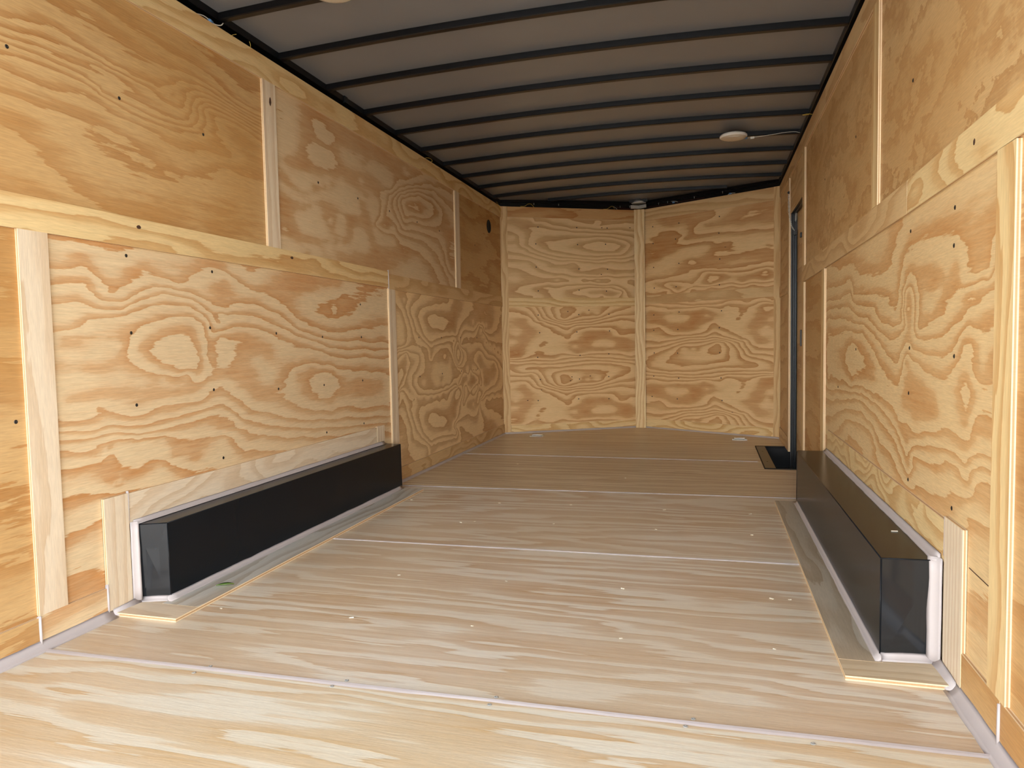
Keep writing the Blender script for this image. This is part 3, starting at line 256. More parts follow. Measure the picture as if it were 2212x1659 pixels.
 'NRL': [[1.8,[1.082,0.723,1.019,0.817,0.851,0.857,0.551,0.85,0.247,0.789,0.108,0.777]],[2.8,[1.144,0.722,1.069,0.828,0.89,0.869,0.797,0.91,0.703,0.872,0.551,0.87,0.231,0.821,0.11,0.836]],[3.8,[1.144,0.798,0.955,0.889,0.824,0.963,0.785,0.988,0.731,0.912,0.552,0.891,0.292,0.896,0.217,0.968,0.11,0.933]],[0.8,[1.031,0.723,0.993,0.782,0.943,0.818]],[-0.2,[0.929,0.723,0.916,0.783,0.89,0.819]],[-1.2,[0.851,0.735,0.824,0.807]],[-0.7,[0.676,0.76,0.48,0.774]],[-0.2,[0.634,0.761,0.593,0.786,0.551,0.761]],[4.8,[1.348,0.948,1.265,0.967,1.193,0.935,1.205,0.814]],[4.8,[1.348,1.072,1.278,1.052,1.181,0.999]],[4.3,[1.313,1.006,1.265,0.893]],[4.8,[1.348,1.139,1.241,1.133]],[4.3,[0.955,0.983,0.851,0.974,0.981,1.076,0.838,1.094]],[3.9,[1.019,1.016,1.082,1.084,1.044,1.143]],[4.8,[0.758,1.025,0.678,1.022,0.63,1.079,0.69,1.125,0.752,1.086]],[4.3,[0.719,1.063]],[4.8,[0.595,0.945,0.409,0.938,0.262,0.993,0.142,1.022]],[4.2,[0.51,1.059,0.41,1.044,0.323,1.066]],[4.8,[0.552,1.014,0.581,1.093,0.426,1.112,0.263,1.094,0.128,1.125]],[3.8,[0.917,1.162,0.851,1.129,0.678,1.15,0.552,1.144,0.338,1.148,0.218,1.166,0.113,1.19]],[2.8,[1.336,1.162,0.89,1.175,0.758,1.164,0.595,1.166,0.279,1.201,0.113,1.216]],[1.8,[0.554,1.199]],[1.8,[1.082,0.082,1.019,0.173,0.85,0.201,0.548,0.172,0.241,0.088,0.103,0.066]],[2.8,[1.144,0.086,1.069,0.188,0.889,0.216,0.796,0.251,0.702,0.206,0.548,0.192,0.225,0.119,0.103,0.125]],[3.8,[1.144,0.163,0.954,0.241,0.823,0.307,0.783,0.329,0.728,0.248,0.548,0.214,0.286,0.2,0.211,0.268,0.104,0.224]],[0.8,[1.031,0.078,0.993,0.135,0.941,0.168]],[-0.2,[0.929,0.071,0.916,0.131,0.889,0.165]],[-1.2,[0.85,0.078,0.823,0.149]],[-0.7,[0.674,0.091,0.476,0.09]],[-0.2,[0.631,0.088,0.59,0.11,0.548,0.082]],[4.8,[1.35,0.329,1.267,0.343,1.193,0.305,1.206,0.184]],[4.8,[1.35,0.455,1.278,0.43,1.181,0.369]],[4.3,[1.315,0.385,1.267,0.268]],[4.8,[1.35,0.523,1.243,0.509]],[4.3,[0.954,0.336,0.85,0.32,0.981,0.432,0.837,0.44]],[3.9,[1.019,0.374,1.082,0.447,1.044,0.505]],[4.8,[0.757,0.365,0.675,0.356,0.627,0.41,0.689,0.461,0.75,0.426]],[4.3,[0.716,0.4]],[4.8,[0.59,0.272,0.404,0.251,0.258,0.295,0.135,0.316]],[4.2,[0.507,0.381,0.406,0.359,0.317,0.375]],[4.8,[0.55,0.339,0.578,0.421,0.421,0.429,0.258,0.398,0.121,0.42]],[3.8,[0.916,0.514,0.85,0.477,0.675,0.485,0.55,0.47,0.333,0.458,0.213,0.468,0.106,0.485]],[2.8,[1.337,0.546,0.889,0.526,0.757,0.505,0.592,0.495,0.273,0.508,0.107,0.511]],[1.8,[1.337,0.568,1.082,0.57,0.824,0.555,0.55,0.526,0.275,0.533,0.107,0.543]],[0.8,[1.193,0.624,1.082,0.594,0.864,0.597,0.62,0.564,0.334,0.553,0.107,0.582]]],
 'NRU': [[0.8,[0.044,1.571,0.354,1.674]],[0.2,[0.128,1.551,0.426,1.636,0.705,1.668]],[0.8,[0.045,1.635,0.206,1.671]],[1.2,[0.131,1.856,0.237,1.906]],[1.8,[0.252,1.98,0.355,1.916,0.471,1.963,0.637,1.904,0.772,1.946]],[0.8,[0.28,1.826,0.369,1.853,0.469,1.804,0.369,1.785,0.31,1.804]],[1.8,[0.497,1.788,0.837,1.784,1.092,1.765,1.344,1.756]],[2.8,[0.705,1.884,0.837,1.89,0.967,1.861,1.153,1.86,1.344,1.812]],[0.8,[0.758,1.627,0.797,1.682,0.941,1.69,0.889,1.625,0.783,1.517]],[0.8,[0.051,1.442,0.278,1.437,0.366,1.461,0.635,1.506,0.837,1.477,1.092,1.478,1.344,1.489]],[1.8,[0.173,1.394,0.395,1.403,0.565,1.366,0.703,1.464,0.967,1.443,1.346,1.444]],[2.8,[0.351,1.369,0.423,1.314,0.675,1.358,0.744,1.437,0.889,1.425,0.927,1.387,0.757,1.34]],[3.2,[0.823,1.395]],[2.8,[1.017,1.369,1.117,1.372,1.067,1.342]],[2.8,[1.215,1.41,1.286,1.427,1.346,1.377,1.274,1.349]],[1.2,[1.092,1.627,0.566,1.561,1.215,1.671]],[0.8,[0.041,1.3,0.565,1.317,0.967,1.314,1.346,1.299]],[0.3,[1.03,1.263]]],
}
def traced(key, seed, an=.6, noise_a=.28, fine=.10):
    """ring height interpolated through the ring lines of one panel (linear radial basis)"""
    pts = {}
    for val, c in TRACE[key]:
        P = [(c[i], c[i+1]) for i in range(0, len(c), 2)]
        for (p, q) in zip(P, P[1:]+[None]):
            pts[p] = val
            if q and math.hypot((q[0]-p[0])*an, q[1]-p[1]) > .035: pts[((p[0]+q[0])/2, (p[1]+q[1])/2)] = val
    X = np.array([(a*an, b) for a, b in pts]); Y = np.array(list(pts.values())); m = Y.mean()
    d = np.sqrt(((X[:, None]-X[None])**2).sum(2))
    w = np.linalg.solve(d-.002*np.eye(len(X)), Y-m)
    def fn(a, b):
        h = m+float(w@np.sqrt((X[:, 0]-a*an)**2+(X[:, 1]-b)**2))
        return h+noise_a*.5*noise.noise(Vector((a*2.6, b*6, seed)))+fine*noise.noise(Vector((a*9, b*26, seed+4)))
    return fn
BID = [0]
def board(name, parent, O, U, V, w, h, t, mat, fld=None, grain='u', a0=0.0, b0=0.0, cell=.024, warp=None, hole=None, loc=None):
    """a plywood board: grained front grid plus layered edges. O = back corner, U, V = in-plane unit vectors, front towards U x V.
    a0, b0 = wall coordinates of the corner, so that the grain field is laid out in metres of the wall."""
    U = Vector(U); V = Vector(V); Nn = U.cross(V).normalized(); O = Vector(O)
    BID[0] += 1; sd = BID[0]
    fld = fld or field(sd)
    us = [w*i/max(1, round(w/cell)) for i in range(max(1, round(w/cell))+1)]
    vs = [h*i/max(1, round(h/cell)) for i in range(max(1, round(h/cell))+1)]
    if hole:
        us = sorted(set(us) | {min(max(hole[0], 0), w), min(max(hole[1], 0), w)}); vs = sorted(set(vs) | {min(max(hole[2], 0), h), min(max(hole[3], 0), h)})
    if warp is None: warp = lambda a, b: (a, b)
    verts = []; gh = []; guv = []; faces = []; mi = []; idx = {}
    def add(a, b, n, edge=None):
        p = O+U*a+V*b+Nn*n; verts.append(p)
        A, B = (a+a0, b+b0) if grain == 'u' else (b+b0, a+a0)
        gh.append(fld(A, B) if edge is None else edge); guv.append((A, B, sd*1.7)); return len(verts)-1
    for i, a in enumerate(us):
        for j, b in enumerate(vs): idx[i, j] = add(*warp(a, b), t)
    def inhole(i, j):
        if not hole: return False
        a = (us[i]+us[i+1])/2; b = (vs[j]+vs[j+1])/2
        return hole[0] < a < hole[1] and hole[2] < b < hole[3]
    for i in range(len(us)-1):
        for j in range(len(vs)-1):
            if not inhole(i, j): faces.append((idx[i, j], idx[i+1, j], idx[i+1, j+1], idx[i, j+1])); mi.append(0)
    def side(pts):
        F = [add(*p, t, 1.0) for p in pts]; B = [add(*p, 0, 0.0) for p in pts]
        for k in range(len(pts)-1): faces.append((F[k], B[k], B[k+1], F[k+1])); mi.append(1)
    n0 = 2 if w > .5 or h > .5 else 1
    def run(p, q, fixed, ax):
        L = [x for x in (us if ax == 'u' else vs)]
        L = L[::8]+([L[-1]] if L[::8][-1] != L[-1] else [])
        if p > q: L = L[::-1]
        return [warp(x, fixed) if ax == 'u' else warp(fixed, x) for x in L]
    def cut(p, q, fixed, ax):
        # the boundary stops where the notch opens through it
        if not hole: return [run(p, q, fixed, ax)]
        lo, hi = (hole[0], hole[1]) if ax == 'u' else (hole[2], hole[3]); c0, c1 = (hole[2], hole[3]) if ax == 'u' else (hole[0], hole[1])
        if not (c0 <= fixed <= c1): return [run(p, q, fixed, ax)]
        full = w if ax == 'u' else h; S = []
        for a_, b_ in ((0, lo), (hi, full)):
            if b_-a_ > 1e-4 and a_ < full and b_ > 0:
                e = [a_, b_] if p < q else [b_, a_]; S.append([warp(x, fixed) if ax == 'u' else warp(fixed, x) for x in e])
        return S
    for args in ((0, 1, 0, 'u'), (0, 1, w, 'v'), (1, 0, h, 'u'), (1, 0, 0, 'v')):
        for seg_ in cut(*args): side(seg_)
    if hole:
        a, b, c, d = hole; a = max(a, 0); b = min(b, w); c = max(c, 0); d = min(d, h)
        side([(a, d), (b, d)]) if d < h else None
        side([(b, c), (a, c)]) if c > 0 else None
        side([(a, c), (a, d)]) if a > 0 else None
        side([(b, d), (b, c)]) if b < w else None
    me = D.meshes.new(name); me.from_pydata([tuple(p) for p in verts], [], faces); me.materials.append(mat); me.materials.append(M['edge'])
    me.polygons.foreach_set('material_index', mi)
    at = me.attributes.new('gh', 'FLOAT', 'POINT'); at.data.foreach_set('value', gh)
    at = me.attributes.new('guv', 'FLOAT_VECTOR', 'POINT'); at.data.foreach_set('vector', [x for g in guv for x in g])
    me.update()
    return link(D.objects.new(name, me), parent)

# wall-aligned boards.  left: front faces +X ; right: front faces -X
def left(name, y0, y1, z0, z1, mat, t=0.0, th=.004, **k):
    # U x V = +X -> U=+Y, V=+Z
    return board(name, wall_l, (t, y0, z0), (0, 1, 0), (0, 0, 1), y1-y0, z1-z0, th, mat, a0=y0, b0=z0, **k)
def leftv(name, y0, y1, z0, z1, mat, t=0.0, th=.01, **k):
    return board(name, wall_l, (t, y0, z0), (0, 1, 0), (0, 0, 1), y1-y0, z1-z0, th, mat, a0=y0, b0=z0, grain='v', **k)
def right(name, y0, y1, z0, z1, mat, t=0.0, th=.004, grain='u', **k):
    # U x V = -X -> U=-Y, V=+Z ; wall coordinate measured as -Y
    return board(name, wall_r, (W-t, y1, z0), (0, -1, 0), (0, 0, 1), y1-y0, z1-z0, th, mat, a0=-y1, b0=z0, grain=grain, **k)

PT, BT = .004, .010      # visible panel thickness; strip thickness on top of it
REAR = .34
# ------------------------------------------------------------------ ground and shell
bm = bmesh.new(); add_box(bm, (-30, -40, -.75), (30, 30, -.62)); struct(obj('ground', bm, M['ground']))
bm = bmesh.new(); add_box(bm, (-.055, REAR, -.06), (-.04, DC, 2.25))
wall_l = struct(obj('wall_left', bm, M['skin']))
bm = bmesh.new()
add_box(bm, (W+.06, REAR, -.06), (W+.075, 4.80, 2.25)); add_box(bm, (W+.06, 5.66, -.06), (W+.075, DC, 2.25)); add_box(bm, (W+.06, 4.80, 1.80), (W+.075, 5.66, 2.25))
wall_r = struct(obj('wall_right', bm, M['skin']))
bm = bmesh.new(); add_box(bm, (-.075, REAR-.06, -.08), (.0, REAR-.001, 2.10), .004); add_box(bm, (W, REAR-.06, -.08), (W+.09, REAR-.001, 2.10), .004)
add_box(bm, (-.075, REAR-.06, 2.10), (W+.09, REAR-.001, 2.26), .004); struct(obj('trim_1', bm, M['skin']))
# nose: two slanted walls, given as plane frames
LA = Vector((0, DC, 0)); LB = Vector((NX, DN, 0)); RA = Vector((W, DC, 0))
nlU = (LB-LA).normalized(); nrU = (RA-LB).normalized(); LL = (LB-LA).length; LR = (RA-LB).length
def nskin(A, B, nm):
    d = (B-A).normalized(); n = Vector((-d.y, d.x, 0))
    a = A-d*.05+n*.04; b = B+d*.05+n*.04
    bm = bmesh.new(); n2 = n*.015
    add_hex(bm, [a+Vector((0, 0, -.06)), b+Vector((0, 0, -.06)), b+n2+Vector((0, 0, -.06)), a+n2+Vector((0, 0, -.06)), a+Vector((0, 0, 2.25)), b+Vector((0, 0, 2.25)), b+n2+Vector((0, 0, 2.25)), a+n2+Vector((0, 0, 2.25))])
    return struct(obj(nm, bm, M['skin']))
nose_l = nskin(LA, LB, 'wall_front_left'); nose_r = nskin(LB, RA, 'wall_front_right')
def nl(name, a0, a1, z0, z1, mat, t=0.0, th=PT, **k):
    # room side normal of left nose wall: towards -Y : U x V with U=nlU,V=Z gives (+y,-x) -> (nlU.y, -nlU.x)
    n = nlU.cross(Vector((0, 0, 1)))
    return board(name, nose_l, LA+nlU*a0+n*t+Vector((0, 0, z0)), nlU, (0, 0, 1), a1-a0, z1-z0, th, mat, a0=a0, b0=z0, **k)
def nr(name, a0, a1, z0, z1, mat, t=0.0, th=PT, **k):
    n = nrU.cross(Vector((0, 0, 1)))
    return board(name, nose_r, LB+nrU*a0+n*t+Vector((0, 0, z0)), nrU, (0, 0, 1), a1-a0, z1-z0, th, mat, a0=a0, b0=z0, **k)

# ------------------------------------------------------------------ left wall
left('plywood_panel', REAR, 2.768, 1.24, 2.108, M['wall_gold'], fld=traced('LU1', 3, .35, .5))
left('plywood_panel', 2.769, 5.163, 1.24, 2.108, M['wall_mid'], fld=traced('LU2', 5), cell=.018)
left('plywood_panel', 5.164, DC, 1.24, 2.108, M['wall_gold'], fld=field(8, c=3, A=1.6, P=1.1, fu=.9))
left('plywood_panel', REAR, 1.598, 0.0, 1.239, M['wall_gold'], fld=field(2, c=2.4, A=1.2, P=1.3, fu=.5))
left('plywood_panel', 1.599, 3.962, 0.0, 1.239, M['wall'], fld=traced('LM', 11), cell=.018)
left('plywood_panel', 3.963, DC, 0.0, 1.239, M['wall_far'], fld=traced('LL2', 14, .7, .2), cell=.014)
# strips
left('top_rail', REAR, DC, 2.008, 2.108, M['strip'], PT, BT, fld=field(20, c=8, A=2.2, fu=1.3))
left('waist_rail', REAR, 3.914, 1.196, 1.293, M['strip'], PT, BT, fld=field(21, c=14, A=1.8, fu=1.0))
left('waist_rail', 3.920, DC, 1.188, 1.279, M['stripfar'], PT, BT, fld=field(22, c=9, A=1.8, fu=1.6))
leftv('batten', 2.722, 2.815, 1.293, 2.008, M['pale'], PT, fld=field(23, c=16, A=.8, fu=.8))
leftv('batten', 5.112, 5.212, 1.279, 2.008, M['pale'], PT, fld=field(24, c=14, A=.8, fu=.8))
leftv('batten', 1.550, 1.643, .098, 1.196, M['pale'], PT, fld=field(25, c=12, A=1.0, fu=.9))
leftv('batten', 3.917, 4.010, .100, 1.188, M['pale'], PT, fld=field(26, c=16, A=.8, fu=.8))
left('base_strip', REAR, 1.548, .0, .094, M['wall_gold'], PT, BT, fld=field(27, c=9, A=1.5))
left('base_strip', 1.552, 1.786, .0, .098, M['wall'], PT, BT, fld=field(28, c=14, A=1.8))
left('base_strip', 3.80, DC, .0, .093, M['stripfar'], PT, BT, fld=field(29, c=9, A=2.2, fu=2))
leftv('box_surround_strip', 1.788, 1.884, .012, .383, M['pale'], PT+.002, BT, fld=field(30, c=24, A=.8, fu=1.2))
left('box_surround_strip', 1.888, 3.705, .28, .381, M['pale'], PT, BT, fld=field(31, c=14, A=2.2, fu=2))
leftv('box_surround_strip', 3.707, 3.803, .0, .384, M['pale'], PT+.001, BT, fld=field(32, c=30, A=.8, fu=1))
# ------------------------------------------------------------------ right wall
DY0, DY1, DZ = 4.865, 5.625, 1.755
right('plywood_panel', REAR, 2.808, 1.24, 2.108, M['wall_curl'], fld=field(41, c=2.6, A=2.0, P=1.1, fu=.9))
right('plywood_panel', 2.809, DY0-.02, 1.24, 2.108, M['wall_curl'], fld=field(43, c=2.6, A=2.0, P=1.1, fu=.9))
right('plywood_panel', REAR, 1.628, 0, 1.239, M['wall_gold'], fld=field(44, c=2.6, A=1.4, P=1.1, fu=.6))
right('plywood_panel', 1.629, 3.988, 0, 1.239, M['wall_r'], fld=traced('RM', 46), cell=.016)
right('plywood_panel', 3.989, DY0-.02, 0, 1.239, M['wall_gold'], fld=field(47, c=2.6, A=1.4, P=1.1, fu=.6))
right('plywood_panel', DY0-.019, DY1, DZ, 2.108, M['stripfar'], fld=field(48, c=4, A=1.4, fu=.6))
right('plywood_panel', DY1+.001, DC, 1.24, 2.108, M['stripfar'], fld=field(49, c=4, A=1.4, fu=.6))
right('plywood_panel', DY1+.001, DC, 0, 1.239, M['stripfar'], fld=field(50, c=4, A=1.4, fu=.6))
right('top_rail', REAR, 3.93, 2.016, 2.108, M['stripfar'], PT, BT, fld=field(51, c=8, A=1.6))
right('top_rail', 3.933, DC, 2.016, 2.108, M['stripfar'], PT, BT, fld=field(52, c=8, A=1.6))
right('waist_rail', REAR, 2.368, 1.2135, 1.310, M['strip'], PT, BT, fld=field(53, c=13, A=3.0, fu=1.4), warp=lambda a, b: (a, b+.016*min(a, .9)))
right('waist_rail', 2.370, DY0-.02, 1.197, 1.294, M['stripfar'], PT, BT, fld=field(54, c=12, A=1.8, fu=1.4), warp=lambda a, b: (a, b+.0066*a))
right('waist_rail', DY1+.09, DC, 1.188, 1.275, M['stripfar'], PT, BT, fld=field(55, c=12, A=1.8, fu=1.4))
right('batten', 2.762, 2.856, 1.309, 2.016, M['strip'], PT, BT, 'v', fld=field(56, c=14, A=.8))
right('batten', 4.745, 4.842, 1.2955, 2.016, M['strip'], PT, BT, 'v', fld=field(57, c=14, A=.8))
right('batten', 4.755, 4.842, .0, 1.1965, M['strip'], PT, BT, 'v', fld=field(58, c=14, A=.8))
right('batten', 3.940, 4.035, .1005, 1.2015, M['strip'], PT, BT, 'v', fld=field(59, c=14, A=.8))
right('batten', 1.585, 1.679, .1085, 1.224, M['strip'], PT, BT, 'v', fld=field(60, c=14, A=1.4, fu=1.2))
right('batten', DY1, DY1+.088, .0, 2.016, M['stripfar'], PT, BT, 'v', fld=field(61, c=14, A=.8))
right('base_strip', REAR, 1.606, .0, .108, M['wall_gold'], PT, BT, fld=field(62, c=9, A=1.5))
right('base_strip', 1.610, 1.836, .0, .108, M['wall_gold'], PT, BT, fld=field(63, c=7, A=1.0))
right('base_strip', 3.81, 4.753, .0, .10, M['stripfar'], PT, BT, fld=field(64, c=9, A=1.5))
right('base_strip', DY1+.09, DC, .0, .10, M['stripfar'], PT, BT, fld=field(65, c=9, A=1.5))
right('box_surround_strip', 1.838, 1.970, .0, .400, M['pale'], PT+.001, BT, 'v', fld=field(66, c=40, A=.8, fu=1))
right('box_surround_strip', 1.974, 3.81, .285, .390, M['strip'], PT, BT, fld=field(67, c=14, A=2.6, fu=3))
# ------------------------------------------------------------------ nose walls
nl('plywood_panel', 0, LL, 1.225, 2.108, M['nose_pale'], fld=traced('NLU', 71, .5, .2), cell=.014)
nl('plywood_panel', 0, LL, 0, 1.224, M['nose'], fld=traced('NLL', 73, .5, .2), cell=.013)
nl('top_rail', .07, LL-.045, 2.012, 2.108, M['nose_rail'], PT, BT-.003, fld=field(74, c=14, A=2.4))
nl('waist_rail', .07, LL-.045, 1.184, 1.268, M['strip'], PT, BT-.003, fld=field(75, c=14, A=2.4))
nl('base_strip', .07, LL-.045, 0, .078, M['strip'], PT, BT, fld=field(76, c=20, A=2.4, fu=2))
nl('corner_strip', .0, .068, 0, 2.108, M['stripfar'], PT, BT, grain='v', fld=field(77, c=26, A=1.6, fu=2))
nr('plywood_panel', 0, LR, 1.235, 2.108, M['nose'], fld=traced('NRU', 81, .5, .3), cell=.014)
nr('plywood_panel', 0, LR, 0, 1.234, M['nose'], fld=traced('NRL', 83, .5, .2), cell=.013)
nr('top_rail', .045, LR-.06, 2.0, 2.108, M['stripfar'], PT, BT-.004, fld=field(84, c=14, A=1.4))
nr('waist_rail', .045, LR-.06, 1.200, 1.283, M['stripfar'], PT, BT-.004, fld=field(85, c=14, A=2.4))
nr('base_strip', .045, LR-.06, 0, .088, M['strip'], PT, BT, fld=field(86, c=20, A=2.4, fu=2))
nr('corner_strip', LR-.058, LR, 0, 2.108, M['stripfar'], PT, BT, grain='v', fld=field(87, c=20, A=1.2, fu=1.5))
board('centre_strip', nose_l, (NX-.047, DN-.052, 0), (1, 0, 0), (0, 0, 1), .098, 2.108, .010, M['strip'], grain='v', fld=field(88, c=20, A=1.6, fu=1.6))

# ------------------------------------------------------------------ floor
bm = bmesh.new(); v = [bm.verts.new(p) for p in ((-.04, REAR, -.05), (W-.26, REAR, -.05), (W-.26, 6.0, -.05), (W+.04, 6.0, -.05), (W+.04, DC, -.05), (NX, DN+.03, -.05), (-.04, DC, -.05))]
bm.faces.new(v)
v = [bm.verts.new(p) for p in ((W-.26, REAR, -.05), (W+.04, REAR, -.05), (W+.04, 4.80, -.05), (W-.26, 4.80, -.05))]; bm.faces.new(v)
floor = struct(obj('floor', bm, M['skin']))
seams = [(REAR, 0), (1.548, .018), (2.765, .020), (3.925, .024), (5.162, -.016), (None, 0)]
WX0, WX1, WY0, WY1 = W-.236, W, 4.850, 5.885          # step well cut-out
for i in range(5):
    s0, k0 = seams[i]; s1, k1 = seams[i+1]
    hgt = (s1 if s1 else DN)-s0
    def wp(a, b, s0=s0, k0=k0, s1=s1, k1=k1, hgt=hgt):
        lo = s0+k0*a+.0018
        if s1: hi = s1+k1*a-.0018
        else: hi = DC+(DN-DC)*(a/NX if a < NX else (W-a)/(W-NX))
        return (a, lo-s0+(hi-lo)*b/hgt)
    hole = None; extra = {}
    if i in (3, 4):
        # the two sheets beside the side door are notched around the step well
        lo_ = s0+k0*2.32+.0018; hi_ = (s1+k1*2.32-.0018) if s1 else 6.0
        h0 = (WY0-lo_)/(hi_-lo_)*hgt if i == 3 else -.1
        h1 = 99 if i == 3 else (WY1-s0)
        hole = (WX0, W+.1, h0, h1)
    if i == 4:
        # straight part, then the pointed nose part, in one sheet: warp only beyond DC
        def wp(a, b, s0=s0, k0=k0):
            hi = DC+(DN-DC)*(a/NX if a < NX else (W-a)/(W-NX))
            y = s0+b; lim = 6.0
            lo = s0+k0*a+.0018
            if y <= lim: yy = lo+(lim-lo)*(y-s0)/(lim-s0)
            else: yy = lim+(hi-lim)*(y-lim)/(DN-lim)
            return (a, yy-s0)
        hole = (WX0, W+.1, -.1, (WY1-lo_)*(6.0-s0)/(6.0-lo_))
    board('floor_sheet', floor, (0, s0, -.02), (1, 0, 0), (0, 1, 0), W, hgt, .02, (M['floor_near'], M['floor'], M['floor'], M['floor_far'], M['floor_far'])[i], a0=0, b0=s0, warp=wp, hole=hole,
          fld=field(100+i, c=(6, 7, 9, 11, 9)[i], A=(2.2, 2.2, 2.0, 1.2, 1.0)[i], P=.9, fu=(.42, .45, .45, .35, .3)[i], oct2=.5), cell=.026)

# strips on the floor around the wheel boxes
def fstrip(x0, x1, y0, y1, grain, seed, mt):
    board('box_floor_strip', floor, (x0, y0, .0005), (1, 0, 0), (0, 1, 0), x1-x0, y1-y0, .012, mt, grain=grain, a0=x0, b0=y0, fld=field(seed, c=12, A=1.8, fu=1.0))
fstrip(.0, .252, 1.806, 1.905, 'u', 120, M['pale'])
fstrip(.0, .1095, 1.9055, 1.955, 'u', 120, M['pale'])
fstrip(2.2905, W, 1.9685, 2.02, 'u', 122, M['strip_grey'])
fstrip(.11, .252, 1.907, 3.805, 'v', 121, M['strip_cool'])
fstrip(2.184, W, 1.872, 1.968, 'u', 122, M['strip_grey'])
fstrip(2.184, 2.290, 1.970, 3.855, 'v', 123, M['floortrim'])

# ------------------------------------------------------------------ caulk beads
def bead(pts, w, n1, n2, parent=floor, name='caulk_bead', jit=.0008, lab=None):
    """a fillet of caulk: a coved ribbon along pts spreading w along n1 and n2"""
    bm = bmesh.new(); n1 = Vector(n1).normalized(); n2 = Vector(n2).normalized(); P = [Vector(p) for p in pts]; seq = []
    for a, b in zip(P, P[1:]):
        k = max(1, int((b-a).length/.04)); seq += [a+(b-a)*i/k for i in range(k)]
    seq.append(P[-1]); prev = None
    for i, p in enumerate(seq):
        ww = w*(1+.10*noise.noise(p*9))+random.uniform(-jit, jit)
        ring = [bm.verts.new(p+n1*ww), bm.verts.new(p+n1*ww*.66+n2*ww*.16), bm.verts.new(p+n1*ww*.36+n2*ww*.36), bm.verts.new(p+n1*ww*.16+n2*ww*.66), bm.verts.new(p+n2*ww), bm.verts.new(p)]
        if prev:
            for k in range(6): bm.faces.new((prev[k], prev[(k+1) % 6], ring[(k+1) % 6], ring[k]))
        else: bm.faces.new(ring)
        prev = ring
    bm.faces.new(prev[::-1]); bmesh.ops.recalc_face_normals(bm, faces=bm.faces)
    o = obj(name, bm, M['caulk'], parent, True)
    return o
T0 = PT+BT
bead([(T0, REAR, 0), (T0, 1.80, 0)], .026, (1, 0, 0), (0, 0, 1))
bead([(T0, 3.81, .0), (T0, DC, .0)], .014, (1, 0, 0), (0, 0, 1))
bead([(W-T0, REAR, 0), (W-T0, 1.87, 0)], .028, (-1, 0, 0), (0, 0, 1))
bead([(W-T0, 3.86, .0), (W-T0, 4.84, .0)], .012, (-1, 0, 0), (0, 0, 1))
nL = nlU.cross(Vector((0, 0, 1))); nR = nrU.cross(Vector((0, 0, 1)))
bead([LA+nL*T0, LB+nL*T0], .014, nL, (0, 0, 1)); bead([LB+nR*T0, RA+nR*T0], .012, nR, (0, 0, 1))
# upright beads at strip ends
bead([(T0-.002, 1.549, .0), (T0-.002, 1.549, .098)], .008, (1, 0, 0), (0, -1, 0), wall_l)
bead([(T0-.002, 1.549, .0), (T0-.002, 1.549, .098)], .006, (1, 0, 0), (0, 1, 0), wall_l)
bead([(T0-.002, 1.787, .0), (T0-.002, 1.787, .11)], .007, (1, 0, 0), (0, -1, 0), wall_l)
bead([(T0-.002, 1.886, .29), (T0-.002, 1.886, .39)], .005, (1, 0, 0), (0, -1, 0), wall_l)
bead([(T0-.002, 3.917, 1.19), (T0-.002, 3.917, 1.30)], .006, (1, 0, 0), (0, -1, 0), wall_l)
bead([(W-T0+.002, 1.608, .0), (W-T0+.002, 1.608, .104)], .007, (-1, 0, 0), (0, -1, 0), wall_r)
bead([(W-T0+.002, 1.9725, .30), (W-T0+.002, 1.9725, .40)], .004, (-1, 0, 0), (0, -1, 0), wall_r)
# floor seams: a flat bead lying on each joint
def seam(s, k, w, jag):
    bm = bmesh.new(); prev = None; n = 70
    for i in range(n+1):
        x = .02+(W-.04)*i/n
        if x > WX0 and s > 5: break
        ww = w*(1+.35*noise.noise(Vector((x*4, s, 0))))+random.uniform(-jag, jag); y = s+k*x+.0015*noise.noise(Vector((x*3, s, 2)))
        ring = [bm.verts.new((x, y-ww, .0002)), bm.verts.new((x, y-ww*.45, .0022)), bm.verts.new((x, y+ww*.25, .0036)), bm.verts.new((x, y+ww*.6, .0008))]
        if prev:
            for q in range(3): bm.faces.new((prev[q], ring[q], ring[q+1], prev[q+1]))
        prev = ring
    bmesh.ops.recalc_face_normals(bm, faces=bm.faces)
    obj('caulk_bead', bm, M['caulk'], floor)
seam(1.548, .018, .0105, .001); seam(2.765, .020, .0048, .001); seam(3.925, .024, .004, .001); seam(5.162, -.016, .0034, .0008)

